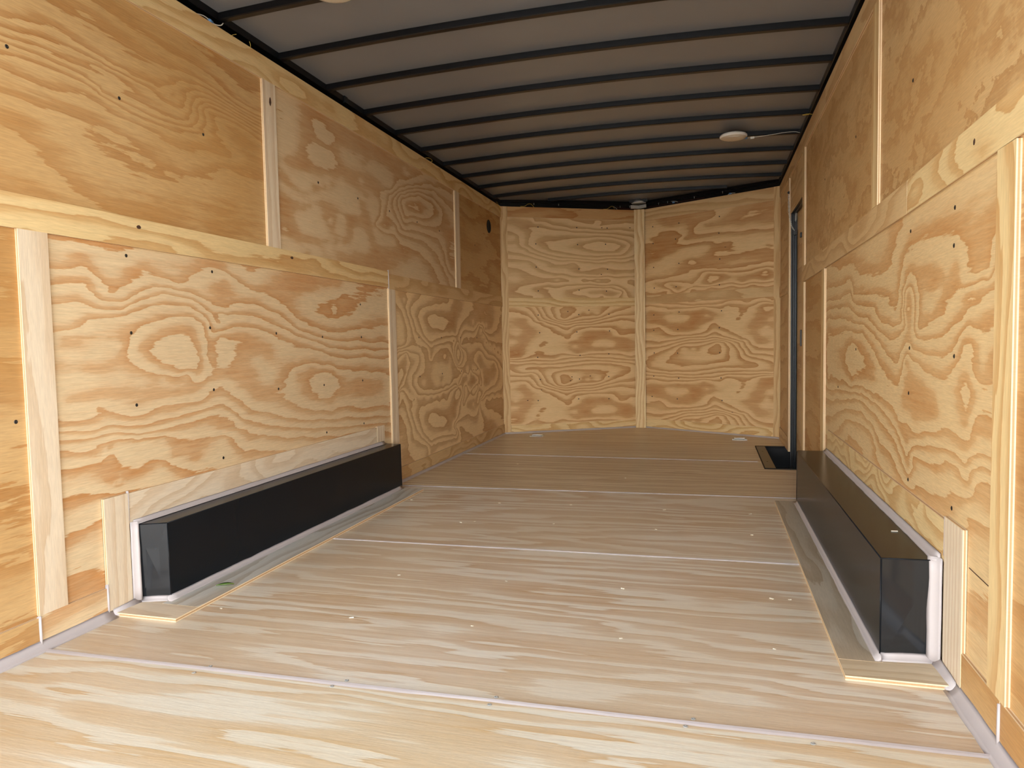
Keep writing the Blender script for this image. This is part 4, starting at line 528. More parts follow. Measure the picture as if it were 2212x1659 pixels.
# ------------------------------------------------------------------ ceiling
def crown(x): return .030*(1-((x-1.22)/1.22)**2)
ZR = 2.165
bm = bmesh.new(); prev = None
for i in range(49):
    x = -.056+(W+.132)*i/48
    yf = DC+(DN-DC)*(x/NX if x < NX else (W-x)/(W-NX))+.06
    z = ZR+crown(x)
    ring = [bm.verts.new((x, REAR, z)), bm.verts.new((x, yf, z)), bm.verts.new((x, yf, z+.006)), bm.verts.new((x, REAR, z+.006))]
    if prev:
        for q in range(4): bm.faces.new((prev[q], prev[(q+1) % 4], ring[(q+1) % 4], ring[q]))
    prev = ring
bmesh.ops.recalc_face_normals(bm, faces=bm.faces)
ceiling = struct(obj('ceiling', bm, M['roof'], smooth=False))
TL, TR_ = .012, W-.022       # inner faces of the two long roof tubes
def rafter(y, xa, xb):
    bm = bmesh.new(); prev = None; n = 20
    for i in range(n+1):
        x = xa+(xb-xa)*i/n; z = ZR+crown(x)-.0008
        P = [(y, z), (y, z-.024), (y+.0035, z-.0275), (y+.0285, z-.0275), (y+.032, z-.024), (y+.032, z)]
        ring = [bm.verts.new((x, a, b)) for a, b in P]
        if prev:
            for q in range(6): bm.faces.new((prev[q], prev[(q+1) % 6], ring[(q+1) % 6], ring[q]))
        else: bm.faces.new(ring)
        prev = ring
    bm.faces.new(prev[::-1]); bmesh.ops.recalc_face_normals(bm, faces=bm.faces)
    return obj('rafter', bm, M['frame'], ceiling)
for k in range(-5, 10): rafter(2.451+.4065*k, TL, TR_)
y = 2.451+.4065*10; fr_ = (y+.05-DC)/(DN-DC); rafter(y, NX*fr_+.05, W-(W-NX)*fr_-.05)
y = 2.451+.4065*11; fr_ = (y+.05-DC)/(DN-DC); rafter(y, NX*fr_+.04, W-(W-NX)*fr_-.04)
bm = bmesh.new(); add_box(bm, (TL-.04, REAR, 2.136), (TL, DC+.01, 2.172), .003); add_box(bm, (TL-.052, REAR, 2.02), (TL-.040, DC, 2.136)); obj('roof_side_tube', bm, M['frame'], ceiling)
bm = bmesh.new(); add_box(bm, (TR_, REAR, 2.136), (TR_+.040, DC+.01, 2.172), .003); add_box(bm, (W+.03, REAR, 2.02), (W+.045, DC, 2.136)); obj('roof_side_tube', bm, M['frame'], ceiling)
# header tubes above the nose
for A, B, n in ((LA, LB, nL), (LB, RA, nR)):
    bm = bmesh.new(); d = (B-A).normalized()
    a = A+n*.012+d*.0; b = B+n*.012; a2 = A-n*.03; b2 = B-n*.03
    add_hex(bm, [a+Vector((0, 0, 2.150)), b+Vector((0, 0, 2.150)), b2+Vector((0, 0, 2.150)), a2+Vector((0, 0, 2.150)), a+Vector((0, 0, 2.172)), b+Vector((0, 0, 2.172)), b2+Vector((0, 0, 2.172)), a2+Vector((0, 0, 2.172))])
    a3 = A-n*.035; b3 = B-n*.035
    add_hex(bm, [a2+Vector((0, 0, 2.03)), b2+Vector((0, 0, 2.03)), b3+Vector((0, 0, 2.03)), a3+Vector((0, 0, 2.03)), a2+Vector((0, 0, 2.20)), b2+Vector((0, 0, 2.20)), b3+Vector((0, 0, 2.20)), a3+Vector((0, 0, 2.20))])
    obj('roof_front_tube', bm, M['frame'], ceiling)

# ------------------------------------------------------------------ wheel boxes
def wheel_box(name, base, top, zt, label):
    """base: 4 floor corners ccw; folded black sheet with a turned top edge"""
    o = empty(name, (sum(p[0] for p in base)/4, sum(p[1] for p in base)/4, 0))
    ox, oy = o.location.x, o.location.y
    def P(p, z): return Vector((p[0]-ox, p[1]-oy, z))
    names = ['end_panel', 'side_panel', 'end_panel', 'wall_flange']
    for i in range(3):
        a, b = base[i], base[(i+1) % 4]; d = Vector((b[0]-a[0], b[1]-a[1], 0)).normalized(); n = Vector((-d.y, d.x, 0))*.003
        at, bt = top[i], top[(i+1) % 4]
        bm = bmesh.new()
        add_hex(bm, [P(a, .001), P(b, .001), P(b, .001)+n, P(a, .001)+n, P(at, zt-.001), P(bt, zt-.001), P(bt, zt-.001)+n, P(at, zt-.001)+n])
        obj(names[i], bm, M['black'] if i == 1 else M['end'], o)
    bm = bmesh.new()
    e_ = .0015
    c = Vector((0, 0, 0))
    t4 = [P(p, zt) for p in top]
    add_hex(bm, [p-Vector((0, 0, .004)) for p in t4]+[p+Vector((0, 0, .0005)) for p in t4], .0012)
    obj('top_panel', bm, M['black'], o)
    # folded lip under the top edge
    bm = bmesh.new()
    for i in range(3): add_tube(bm, [t4[i]+Vector((0, 0, -.0010)), t4[(i+1) % 4]+Vector((0, 0, -.0010))], .0018, 6)
    for i in (1, 2): add_tube(bm, [P(base[i], .002), P(top[i], zt-.003)], .0016, 6)
    obj('folded_edge', bm, M['black'], o, True)
    return tag(o, label, 'wheel box')
TB = .0168
BL = [(TB, 1.912), (.112, 1.947), (.115, 3.808), (TB, 3.808)]
BLt = [(TB, 1.902), (.110, 1.947), (.115, 3.800), (TB, 3.800)]
boxL = wheel_box('wheel_box', BL, BLt, .274, 'long low black metal wheel box along the left plywood wall')
BR = [(W-TB, 3.835), (2.287, 3.835), (2.287, 1.994), (W-TB, 2.012)]
boxR = wheel_box('wheel_box', BR, [(W-TB, 3.825), (2.287, 3.825), (2.287, 1.992), (W-TB, 2.0)], .280, 'long low black metal wheel box along the right plywood wall, near the step')
# caulk round the boxes
FT = .0125
def on_box(box, *a, **k):
    o = bead(*a, parent=box, **k); o.location = -box.location
on_box(boxL, [(TB+.001, 1.914, FT), (.112, 1.946, FT)], .016, (0, -1, 0), (0, 0, 1))
on_box(boxL, [(.112, 1.93, FT), (.116, 3.80, FT)], .017, (1, 0, 0), (0, 0, 1))
on_box(boxL, [(TB, 1.904, .02), (TB, 1.904, .285)], .019, (0, -1, 0), (1, 0, 0))
on_box(boxL, [(TB, 1.90, .276), (TB, 3.79, .276)], .015, (0, 0, 1), (1, 0, 0))
on_box(boxL, [(TB+.002, 1.80, .006), (TB+.002, 1.905, .010)], .020, (1, 0, 0), (0, 0, 1))
on_box(boxR, [(W-TB-.001, 2.009, FT), (2.289, 1.994, FT)], .018, (0, -1, 0), (0, 0, 1))
on_box(boxR, [(2.287, 1.975, FT), (2.287, 3.83, FT)], .015, (-1, 0, 0), (0, 0, 1))
on_box(boxR, [(W-TB, 2.004, .01), (W-TB, 2.000, .290)], .026, (0, -1, 0), (-1, 0, 0))
on_box(boxR, [(W-TB, 1.99, .281), (W-TB, 3.82, .281)], .018, (0, 0, 1), (-1, 0, 0))
on_box(boxR, [(W-TB, 1.860, .006), (W-TB, 2.0, .010)], .022, (-1, 0, 0), (0, 0, 1))

# ------------------------------------------------------------------ side door, recessed in the right wall
XD = W+.046
door = struct(empty('door_1', (XD, (DY0+DY1)/2, 0)))
def dpart(name, lo, hi, mt, bev=.002, parent=None):
    bm = bmesh.new(); L = door.location
    add_box(bm, tuple(a-b for a, b in zip(lo, L)), tuple(a-b for a, b in zip(hi, L)), bev)
    return obj(name, bm, mt, parent or door)
pn = board('door_panel', None, (XD+.006, DY1+.02, -.14), (0, -1, 0), (0, 0, 1), DY1-DY0+.04, 1.93, .006, M['stripfar'], a0=-5.6, b0=-.14, fld=field(90, c=1.5, A=.8, fu=.4))
pn.parent = door; pn.location = -door.location
dpart('door_jamb', (W+.0145, DY1+.012, -.15), (XD-.001, DY1+.03, 1.80), M['rubber'], .001)
dpart('door_edge_profile', (W+.018, DY1+.002, -.13), (W+.026, DY1+.012, 1.775), M['alu'], .003)
dpart('door_edge_profile', (W+.029, DY1+.000, -.13), (W+.042, DY1+.012, 1.60), M['alu'], .003)
dpart('door_seal', (W-.000, DY1+.006, -.13), (W+.0145, DY1+.022, 1.775), M['rubber'], .004)
dpart('door_header', (W+.001, DY0-.01, DZ+.004), (XD-.001, DY1+.03, DZ+.045), M['rubber'], .002)
dpart('door_edge_profile', (W+.018, DY0, DZ-.002), (W+.026, DY1, DZ+.004), M['alu'], .002)
dpart('door_jamb', (W+.001, DY0-.06, -.15), (XD-.001, DY0-.02, 1.80), M['rubber'], .002)

o = dpart('door_stay_boot', (W+.020, DY1-.012, 1.60), (W+.044, DY1+.012, 1.635), M['rubber'], .004); o['label'] = 'small black rubber boot at the head of the stay'
o = dpart('door_handle', (XD-.012, 5.335, .79), (XD+.0005, 5.372, .905), M['rubber'], .004); o['label'] = 'black recessed pull handle'
o = dpart('door_catch', (XD-.012, 5.362, 1.550), (XD+.0005, 5.398, 1.584), M['rubber'], .004)
# thin steel coil set against the door
bm = bmesh.new(); L_ = Vector(door.location); pts = []
for i in range(170):
    t = i/169; a = i*.75
    pts.append(Vector((XD-.012+.007*math.cos(a), 5.585+.07*t+.009*math.sin(a), 1.79-.10*t))-L_)
add_tube(bm, pts, .0022, 5); obj('door_coil', bm, M['steel'], door, True)
# chain from the wall strip down to the stay
ch = empty('door_chain', (W-.016, DY1-.006, 1.905))
pa = [Vector((0, 0, 0)), Vector((.0, .002, -.05)), Vector((.004, .000, -.15)), Vector((.018, -.002, -.23)), Vector((.040, -.004, -.275))]
sp = smooth_path(pa, 5); tot = []
for a, b in zip(sp, sp[1:]): tot.append((b-a).length)
proto = None; dist = 0; step = .0135; target = 0; k = 0
for i, (a, b) in enumerate(zip(sp, sp[1:])):
    while target <= dist+tot[i]:
        p = a+(b-a)*((target-dist)/tot[i]); d = (b-a).normalized()
        if proto is None:
            bm = bmesh.new(); ring = [Vector((.0042*math.cos(q), 0, .0042*math.sin(q)+(.0052 if math.sin(q) > 0 else -.0052))) for q in [2*math.pi*j/12 for j in range(12)]]
            add_tube(bm, ring+[ring[0]], .0013, 5, False); proto = obj('chain_link', bm, M['steel'], ch, True); l = proto
        else: l = D.objects.new('chain_link', proto.data); link(l, ch)
        rot = d.to_track_quat('-Z', 'Y').to_euler(); l.rotation_euler = rot; l.rotation_euler.rotate_axis('Z', (math.pi/2)*(k % 2)+.4); l.location = p
        target += step; k += 1
    dist += tot[i]
bm = bmesh.new(); add_box(bm, (-.006, -.010, -.004), (.004, .012, .014), .002); add_tube(bm, [(-.010, 0, .006), (.004, 0, .006)], .005, 8); obj('hook_plate', bm, M['frame'], ch)
tag(ch, 'small zinc chain hanging beside the side door at its upper far corner', 'chain')

# ------------------------------------------------------------------ step well
sw = empty('step_well', ((WX0+W)/2, (WY0+WY1)/2, 0)); so = Vector(sw.location)
def spart(name, boxes, mt, bev=.0015):
    bm = bmesh.new()
    for lo, hi in boxes: add_box(bm, tuple(a-b for a, b in zip(lo, so)), tuple(a-b for a, b in zip(hi, so)), bev)
    return obj(name, bm, mt, sw)
g = .0015; X1 = W+.075
spart('flange_plate', [((WX0+g+.004, WY0+.022, -.004), (WX0+.074, WY1-.022, .0022))], M['frame'])
spart('rim', [((WX0+g, WY0+g, -.012), (X1, WY0+.024, .0035)), ((WX0+g, WY1-.024, -.012), (X1, WY1-g, .0035)), ((WX0+g, WY0+.02, -.012), (WX0+.008, WY1-.02, .0035))], M['dark'])
spart('well_wall', [((WX0+.070, WY0+.026, -.16), (WX0+.074, WY1-.026, -.001)), ((WX0+.07, WY0+.018, -.16), (X1, WY0+.022, -.001)), ((WX0+.07, WY1-.022, -.16), (X1, WY1-.018, -.001)), ((X1-.004, WY0+.02, -.16), (X1, WY1-.02, -.001))], M['frame'])
spart('tread', [((WX0+.07, WY0+.02, -.165), (X1, WY1-.02, -.159))], M['black'])
for yy in (5.15, 5.60):
    bm = bmesh.new(); add_lathe(bm, [(0, .0040), (.004, .0038), (.0065, .0022), (.0065, .0018)], (WX0+.04-so.x, yy-so.y, 0)); obj('screw', bm, M['screw'], sw, True)
tag(sw, 'black metal step well sunk in the floor at the side door', 'step well')
# crumbs lying in the well
for i, (x, y, s_) in enumerate([(2.385, 5.62, .012), (2.392, 5.55, .009), (2.400, 5.72, .007)]):
    bm = bmesh.new(); bmesh.ops.create_icosphere(bm, subdivisions=1, radius=s_)
    for v_ in bm.verts: v_.co = Vector((v_.co.x*1.2, v_.co.y*.8, v_.co.z*.5))*(1+.4*random.uniform(-1, 1))
    o = obj('foam_crumb', bm, M['chip']); o.location = (x, y, -.159+s_*.42)
    tag(o, ('largest white crumb in the black step well', 'middle-sized white crumb in the step well, nearest of three', 'smallest white crumb in the step well, farthest of three')[i], 'crumb', 'crumbs in the step well')

# ------------------------------------------------------------------ ceiling lamps
def lamp(loc, label, rz=0.0, wires=True):
    o = empty('ceiling_lamp', loc); o.rotation_euler.z = rz
    bm = bmesh.new(); add_lathe(bm, [(.0, .0), (.062, .0), (.064, -.004), (.064, -.008)]); obj('mounting_plate', bm, M['white'], o, True)
    bm = bmesh.new(); add_lathe(bm, [(.060, -.004), (.078, -.006), (.084, -.012), (.085, -.018), (.081, -.0245), (.079, -.026)], seg=48); obj('housing', bm, M['white'], o, True)
    bm = bmesh.new(); add_lathe(bm, [(.0795, -.0245), (.070, -.029), (.05, -.0325), (.025, -.0345), (0, -.035)], seg=48); obj('lens', bm, M['lens'], o, True)
    bm = bmesh.new()                                        # crescent ridge with a pointed middle, and the rocker switch in it
    pts = []
    for i in range(25):
        t = i/24*2-1; x = .066*t; yy = -.050+.030*(1-abs(t))**1.0-.030*(1-t*t)*.9-.012*math.exp(-(t/.12)**2)
        rr = math.hypot(x, yy); zz = -.0345+.0105*(rr/.08)**2.4
        pts.append((x, yy, zz))
    add_tube(bm, pts, [.0008+.0026*(1-abs(i/12-1)) for i in range(25)], 8); obj('ridge', bm, M['white'], o, True)
    return tag(o, label, 'lamp')
M['lens'] = paint('lamp_lens', (222, 212, 192), rough=.3, mottle=.03)
l1 = lamp((.555, 2.372, 2.150), 'round white ceiling lamp cut off by the upper edge of the picture')
l2 = lamp((2.012, 4.815, 2.153), 'round white ceiling lamp hanging near the right wall toward the front', .05)
def wire(name, pts, mt, label, rad=.0016, grp=None, cap=None, n=6):
    bm = bmesh.new(); add_tube(bm, smooth_path(pts, n), rad, 6)
    o = obj(name, bm, mt, None, True); tag(o, label, 'wire', grp)
    if cap:
        bm = bmesh.new(); a = Vector(cap[0]); b = Vector(cap[1])
        add_lathe(bm, [(.0, .0), (.006, .001), (.007, .010), (.0045, .024), (.0, .026)], a, b-a, 12); obj('wire_cap', bm, M['wireb'], o, True)
    return o
yk = 4.886
wire('lamp_wire', [(2.085, yk-.004, 2.135), (2.12, yk-.006, 2.137), (2.18, yk-.006, 2.139), (2.25, yk-.004, 2.144), (2.33, yk-.005, 2.150), (2.385, yk-.006, 2.148), (2.412, yk-.02, 2.136)], M['wirew'], 'thin pale wire running from the far ceiling lamp to the right wall', .0016, None, ((2.100, yk-.012, 2.135), (2.075, yk-.012, 2.137)))
bm = bmesh.new(); add_box(bm, (2.118, yk-.010, 2.128), (2.142, yk-.002, 2.142), .002); add_box(bm, (2.122, yk-.012, 2.131), (2.128, yk-.010, 2.140)); add_box(bm, (2.132, yk-.012, 2.131), (2.138, yk-.010, 2.140)); tag(obj('wire_connector', bm, M['wirew']), 'clear square wire connector beside the far ceiling lamp', 'connector')
wire('wire_loop', [(1.998, 4.885, 2.146), (2.000, 4.879, 2.160), (2.010, 4.879, 2.163), (2.016, 4.884, 2.146)], M['wirew'], 'small white wire loop above the far ceiling lamp')
wire('wire_loop', [(-.004, 2.338, 2.116), (.006, 2.37, 2.120), (.010, 2.40, 2.116), (.010, 2.43, 2.112), (.018, 2.455, 2.117), (.020, 2.468, 2.130)], M['wirew'], 'white wire with a blue cap tucked above the left wall near its near end', .002, None, ((.008, 2.395, 2.116), (.011, 2.43, 2.112)))
wire('wire_end', [(-.004, 2.535, 2.106), (.006, 2.545, 2.118), (.018, 2.552, 2.122)], M['wirey'], 'short tan wire end sticking out above the left wall, nearer of two', .0014)
wire('wire_end', [(-.004, 2.66, 2.108), (.010, 2.655, 2.116), (.012, 2.645, 2.132)], M['wirey'], 'short tan wire end sticking out above the left wall, farther of two', .0014)
wire('wire_loop', [(-.004, 4.57, 2.110), (.010, 4.585, 2.122), (.018, 4.63, 2.126), (.016, 4.67, 2.120), (.006, 4.66, 2.112), (.0, 4.62, 2.108)], M['wirey'], 'yellow wire loop above the middle of the left wall', .0016)
wire('wire_end', [(.004, 6.24, 2.130), (.012, 6.27, 2.112), (.018, 6.30, 2.085), (.020, 6.33, 2.060)], M['wirey'], 'yellow wire drooping over the far end of the left wall', .0016)
wire('wire_loop', [(W+.01, 4.455, 2.118), (2.41, 4.445, 2.126), (2.385, 4.445, 2.124), (2.378, 4.44, 2.121), (2.39, 4.437, 2.119), (2.41, 4.437, 2.120)], M['wirey'], 'yellow wire loop above the right wall', .0016)
def npt(side, a, off, z):
    p = (LA+nlU*a+nL*off) if side < 0 else (LB+nrU*a+nR*off); return (p.x, p.y, z)
wire('wire_loop', [npt(-1, .20, .004, 2.114), npt(-1, .24, .006, 2.116), npt(-1, .27, .010, 2.135), npt(-1, .30, .010, 2.136), npt(-1, .33, .006, 2.108)], M['wirey'], 'pale wire loop above the left front wall, beside its left corner', .0018)
wire('wire_loop', [npt(-1, 1.02, .004, 2.110), npt(-1, 1.06, .006, 2.114), npt(-1, 1.10, .010, 2.138), npt(-1, 1.12, .010, 2.130), npt(-1, 1.13, .010, 2.112)], M['wirey'], 'yellow and white wire tangle above the left front wall near its middle post', .0016)
wire('wire_loop', [npt(-1, 1.12, .012, 2.136), npt(-1, 1.14, .012, 2.124), npt(-1, 1.16, .008, 2.112)], M['wirew'], 'short white wire in the tangle left of the metal bracket', .0014)
wire('red_wire', [npt(-1, 1.12, .000, 2.130), npt(-1, 1.20, .002, 2.124), npt(-1, 1.30, .0, 2.122), npt(-1, 1.375, -.004, 2.124)], M['wirer'], 'thin dark red wire running left from the metal bracket', .0013)
wire('red_wire', [npt(1, .03, .000, 2.128), npt(1, .20, .002, 2.122), npt(1, .45, .0, 2.124), npt(1, .70, .002, 2.122)], M['wirer'], 'thin dark red wire running right from the metal bracket', .0013)
wire('wire_end', [npt(1, .36, .006, 2.140), npt(1, .40, .010, 2.134), npt(1, .43, .008, 2.124)], M['wirew'], 'white wire end above the right front wall near the bracket', .002, None, (npt(1, .37, .004, 2.128), npt(1, .40, .004, 2.126)))
wire('wire_end', [npt(1, .93, .004, 2.112), npt(1, .96, .008, 2.118), npt(1, 1.0, .006, 2.116)], M['wirew'], 'white wire end with a cap above the right front wall, toward the right corner', .002, None, (npt(1, .94, .004, 2.118), npt(1, .97, .004, 2.117)))
# self-drilling screw tips through the header
tips = [(-1, .33), (-1, .57), (-1, 1.19), (-1, 1.29), (1, .22), (1, .32), (1, .60), (1, .88)]
for i, (s_, a) in enumerate(tips):
    bm = bmesh.new(); p = Vector(npt(s_, a, .006, 2.150)); add_lathe(bm, [(0, 0), (.0022, 0), (.0024, -.008), (.0018, -.016), (0, -.023)], p, Vector((0, 0, 1)), 8)
    obj('screw_tip', bm, M['steel'], ceiling, True)

# metal bracket in the point of the nose
br = empty('metal_bracket', (NX, DN-.075, 2.112))
bm = bmesh.new()
for sgn, ln in ((-1, .085), (1, .085)):
    d = Vector((sgn*NX, DC-DN, 0)).normalized() if sgn < 0 else Vector((W-NX, DC-DN, 0)).normalized(); n = Vector((-d.y, d.x, 0)); n = n if n.y < 0 else -n
    a = Vector((0, .01, 0)); b = a+d*ln
    for z0, z1, t_ in ((.004, .032, .003), (.0, .004, .02)):
        q = [a, b, b+n*t_, a+n*t_]
        if sgn > 0: q = [a, a+n*t_, b+n*t_, b]
        q = q if sgn < 0 else q
        add_hex(bm, [p+Vector((0, 0, z0)) for p in q]+[p+Vector((0, 0, z1)) for p in q])
bmesh.ops.recalc_face_normals(bm, faces=bm.faces); obj('bracket_plate', bm, M['steel'], br)
bm = bmesh.new(); add_lathe(bm, [(.0, .050), (.030, .048), (.066, .046), (.070, .052), (.062, .064), (.050, .076)], (0, .0, 0), seg=32); obj('vent_collar', bm, M['steel'], br, True)
tag(br, 'shiny metal bracket and collar in the pointed front of the ceiling', 'bracket')

# ------------------------------------------------------------------ tie-down rings in the floor
def tie_ring(loc, label, rz):
    o = empty('tie_down_ring', loc); o.rotation_euler.z = rz
    bm = bmesh.new(); 
    for lo, hi in (((-.060, -.050, 0), (-.040, .050, .003)), ((.040, -.050, 0), (.060, .050, .003)), ((-.04, -.05, 0), (.04, -.035, .003)), ((-.04, .035, 0), (.04, .05, .003))): add_box(bm, lo, hi, .0006)
    obj('plate', bm, M['steel'], o)
    bm = bmesh.new(); add_box(bm, (-.04, -.035, .0004), (.04, .035, .0012)); obj('cup', bm, M['screw'], o)
    bm = bmesh.new(); add_tube(bm, smooth_path([(-.036, .030, .007), (-.040, -.01, .010), (-.034, -.034, .012), (0, -.040, .013), (.034, -.034, .012), (.040, -.01, .010), (.036, .030, .007)], 5), .0055, 8); obj('ring', bm, M['zinc'], o, True)
    bm = bmesh.new(); add_box(bm, (-.042, .022, .001), (.042, .040, .010), .003); obj('ring_clamp', bm, M['steel'], o)
    for x in (-.050, .050):
        for y in (-.038, .038):
            bm = bmesh.new(); add_lathe(bm, [(0, .0048), (.004, .0044), (.0055, .003)], (x, y, 0), seg=10); obj('screw', bm, M['screw'], o, True)
    return tag(o, label, 'tie-down ring')
tie_ring((.345, 6.265, 0), 'zinc tie-down ring on the floor near the left front wall', 0)
tie_ring((2.105, 6.265, 0), 'zinc tie-down ring on the floor near the right front corner, beyond the step well', 0)

# ------------------------------------------------------------------ round vent hole in the left wall, its inner dark painted as a black disc
bm = bmesh.new(); add_lathe(bm, [(0, .0008), (.050, .0008), (.050, .0035), (.056, .0035), (.058, .001), (.058, 0)], (PT, 5.995, 1.872), Vector((1, 0, 0)), 36); o = obj('vent_dark_disc', bm, M['dark'], wall_l, True)

# ------------------------------------------------------------------ screws in the panels
sproto = {}
def screw(side, a, z, off=PT):
    """a dished screw: dimple ring, head and slot, one object under the wall"""
    if not sproto:
        bm = bmesh.new(); add_lathe(bm, [(0, .0004), (.0016, .0004), (.0022, .0014), (.0042, .0016), (.0052, .0010), (.0060, .0003)], seg=10); me = D.meshes.new('screw'); bm.to_mesh(me); bm.free(); me.materials.append(M['screw'])
        for p in me.polygons: p.use_smooth = True
        sproto['m'] = me
    o = D.objects.new('screw', sproto['m'])
    if side == 'l': o.location = (off, a, z); o.rotation_euler = (0, math.pi/2, 0); link(o, wall_l)
    elif side == 'r': o.location = (W-off, a, z); o.rotation_euler = (0, -math.pi/2, 0); link(o, wall_r)
    elif side == 'nl': p = LA+nlU*a+nL*off; o.location = (p.x, p.y, z); o.rotation_euler = nL.to_track_quat('Z', 'Y').to_euler(); link(o, nose_l)
    elif side == 'nr': p = LB+nrU*a+nR*off; o.location = (p.x, p.y, z); o.rotation_euler = nR.to_track_quat('Z', 'Y').to_euler(); link(o, nose_r)
    elif side == 'f':
        o.location = (a, z, off); link(o, floor)
        if 'f' not in sproto: sproto['f'] = sproto['m'].copy(); sproto['f'].materials[0] = M['steel']
        o.data = sproto['f']
    return o
for y, z in [(1.559, 1.692), (1.944, 1.676), (2.344, 1.668), (1.94, 1.165), (1.945, .910), (1.953, .668), (2.335, .933), (2.341, .693), (2.769, .915), (2.77, .667), (3.16, .90), (3.16, .66), (3.57, .90), (3.57, .66), (3.57, 1.08), (2.36, 1.15),
             (3.17, 1.66), (3.58, 1.66), (3.98, 1.66), (4.4, 1.66), (4.8, 1.66), (5.6, 1.66), (4.38, .9), (4.79, .9), (5.2, .9), (5.6, .9), (4.38, .64), (4.79, .64), (5.2, .64), (5.6, .64), (2.38, .42), (3.17, .42), (3.57, .42), (1.52, .66)]: screw('l', y, z)
for y, z in [(2.357, 1.595), (1.967, 1.16), (2.36, 1.16), (1.970, 1.069), (1.954, .425), (2.353, .420), (2.357, .815), (1.955, .80), (3.16, .80), (3.57, .62), (2.36, .68), (3.2, 1.66), (4.0, 1.66)]: screw('r', y, z)
rnd = random.Random(3)
for z in (.30, .50, .72, .95, 1.10, 1.34, 1.55, 1.78, 1.93):
    for a in (.35, .75, 1.05): screw('nl', a+rnd.uniform(-.02, .02), z+rnd.uniform(-.01, .01))
    for a in (.15, .42, .85): screw('nr', a+rnd.uniform(-.02, .02), z+rnd.uniform(-.01, .01))
for x, y in [(.549, 1.528), (.566, 1.570), (.945, 1.546), (.966, 1.583), (1.358, 1.552), (1.363, 1.590), (1.808, 1.562), (1.824, 1.598), (2.069, 1.556)]: screw('f', x, y, .0003)
# ------------------------------------------------------------------ bits on the floor
CH = [[(.315, 1.938), (.776, 1.962), (1.168, 1.985), (1.158, 2.395), (1.571, 2.408), (2.055, 2.416), (2.111, 2.42), (1.614, 1.995), (2.031, 2.019), (.75, 2.374)],
      [(1.627, 3.209), (2.036, 3.198), (.78, 3.582), (1.641, 3.589), (.774, 3.182), (.714, 3.153), (1.154, 3.214), (.28, 3.567), (2.05, 3.581), (1.16, 3.611)],
      [(1.356, 4.388), (.561, 4.767)]]
SN = ['floor sheet between the near box halves', 'floor sheet between the far box halves', 'floor sheet just beyond the wheel boxes']
ORD = ['first', 'second', 'third', 'fourth', 'fifth', 'sixth', 'seventh', 'eighth', 'ninth', 'tenth']
def scrx(p):
    d = Vector((p[0]-CX, p[1], -CZ)); return d.dot(r)/d.dot(f)
for q, row_ in enumerate(CH):
    for i, (x, y) in enumerate(sorted(row_, key=scrx)):
        bm = bmesh.new(); s_ = rnd.uniform(.004, .008)
        add_box(bm, (-s_, -s_*.35, 0), (s_, s_*.35, s_*.35), s_*.08)
        for v_ in bm.verts: v_.co.y += .25*v_.co.x*rnd.uniform(-1, 1)
        o = obj('wood_chip', bm, M['chip']); o.location = (x, y, .0008); o.rotation_euler.z = rnd.uniform(-.8, .8)
        tag(o, '%s pale wood chip from the left, %s' % (ORD[i], SN[q]), 'wood chip', 'wood chips scattered on the floor')
bm = bmesh.new()
n = 8; row = []
for i in range(n+1):
    t = i/n; wv = .012*math.sin(math.pi*t)**.8+.0004; x = -.03+.06*t
    row.append([bm.verts.new((x, wv, .002+.004*math.sin(t*3))), bm.verts.new((x, 0, .0008+.004*math.sin(t*3))), bm.verts.new((x, -wv, .003+.004*math.sin(t*3)))])
for A, B in zip(row, row[1:]):
    for q in (0, 1): bm.faces.new((A[q], A[q+1], B[q+1], B[q]))
o = obj('leaf', bm, M['leaf'], None, True); md = o.modifiers.new('s', 'SOLIDIFY'); md.thickness = .0008
o.location = (.203, 2.105, .0145); o.rotation_euler.z = .5
tag(o, 'small green leaf on the floor strip beside the left wheel box', 'leaf')

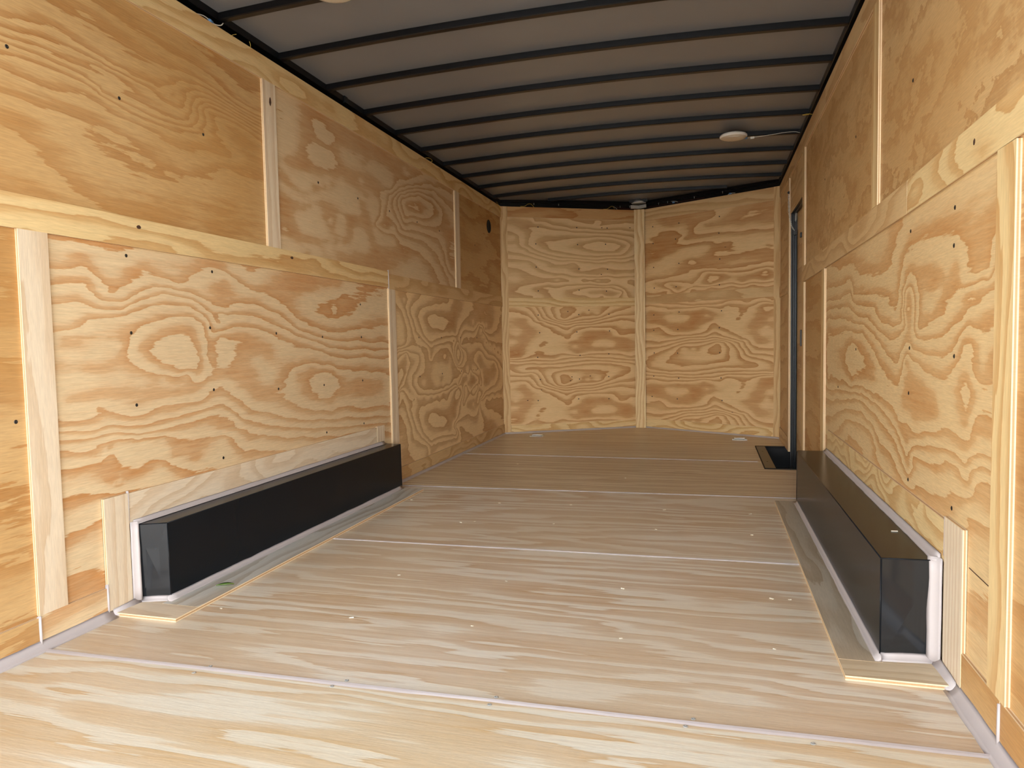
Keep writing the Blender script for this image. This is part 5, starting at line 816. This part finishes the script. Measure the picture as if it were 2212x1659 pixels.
# ------------------------------------------------------------------ knots and small marks of the wood
def knot(side, a, z, w_=.006, h_=.004, off=PT, name='knot', sc=1.0):
    bm = bmesh.new(); add_lathe(bm, [(0, .0006), (.7, .0007), (1.0, .0001)], seg=9)
    for v_ in bm.verts:
        q = 1+.35*noise.noise(Vector((v_.co.x*2, v_.co.y*2, a*9))); v_.co.x *= h_*q; v_.co.y *= w_*q
    o = obj(name, bm, M['knot'])
    if side == 'l': o.location = (off, a, z); o.rotation_euler = (0, math.pi/2, 0); o.parent = wall_l
    elif side == 'r': o.location = (W-off, a, z); o.rotation_euler = (0, -math.pi/2, 0); o.parent = wall_r
    else:
        p, n, q = (LA+nlU*a+nL*off, nL, nose_l) if side == 'nl' else (LB+nrU*a+nR*off, nR, nose_r)
        rm = Matrix((Vector((0, 0, -1)), n.cross(Vector((0, 0, -1))), n)).transposed(); o.rotation_euler = rm.to_euler(); o.location = (p.x, p.y, z); o.parent = q
    return o
M['knot'] = paint('dark_knot', (74, 48, 32), rough=.7, mottle=.3, scale=60)
knot('l', 2.775, 1.925, .008, .020, T0); knot('l', 1.99, 1.265, .010, .006, T0); knot('l', 2.90, 1.262, .012, .006, T0)
knot('r', 1.813, 1.277, .007, .008, T0)
for a, z in [(.665, .481), (.866, .519), (.679, .516), (.647, 1.139), (.86, 1.15), (1.001, 1.934), (1.291, 1.94), (.991, 1.49), (.374, .402), (.237, .306)]: knot('nl', a, z, .008, .004)
for a, z in ((.969, .20), (.904, 1.66)): knot('nr', a, z, .010, .0022)
bm = bmesh.new(); add_tube(bm, [(W-PT-.0002, 1.695, .313), (W-PT-.0002, 1.825, .316)], .0014, 5); obj('panel_crack', bm, M['knot'], wall_r)
bm = bmesh.new(); add_box(bm, (TL-.004, 3.44, 2.130), (TL+.012, 3.475, 2.136), .001); add_box(bm, (TL+.002, 3.44, 2.130), (TL+.006, 3.475, 2.176), .001); obj('tube_clip', bm, M['alu'], ceiling)
for i, (x, y, lb) in enumerate(((2.381, 2.268, 'pale wood chip lying on top of the right wheel box'),)):
    bm = bmesh.new(); add_box(bm, (-.009, -.002, 0), (.009, .002, .002), .0005); o = obj('wood_chip', bm, M['chip']); o.location = (x, y, .2812); o.rotation_euler.z = .1
    tag(o, lb, 'wood chip')
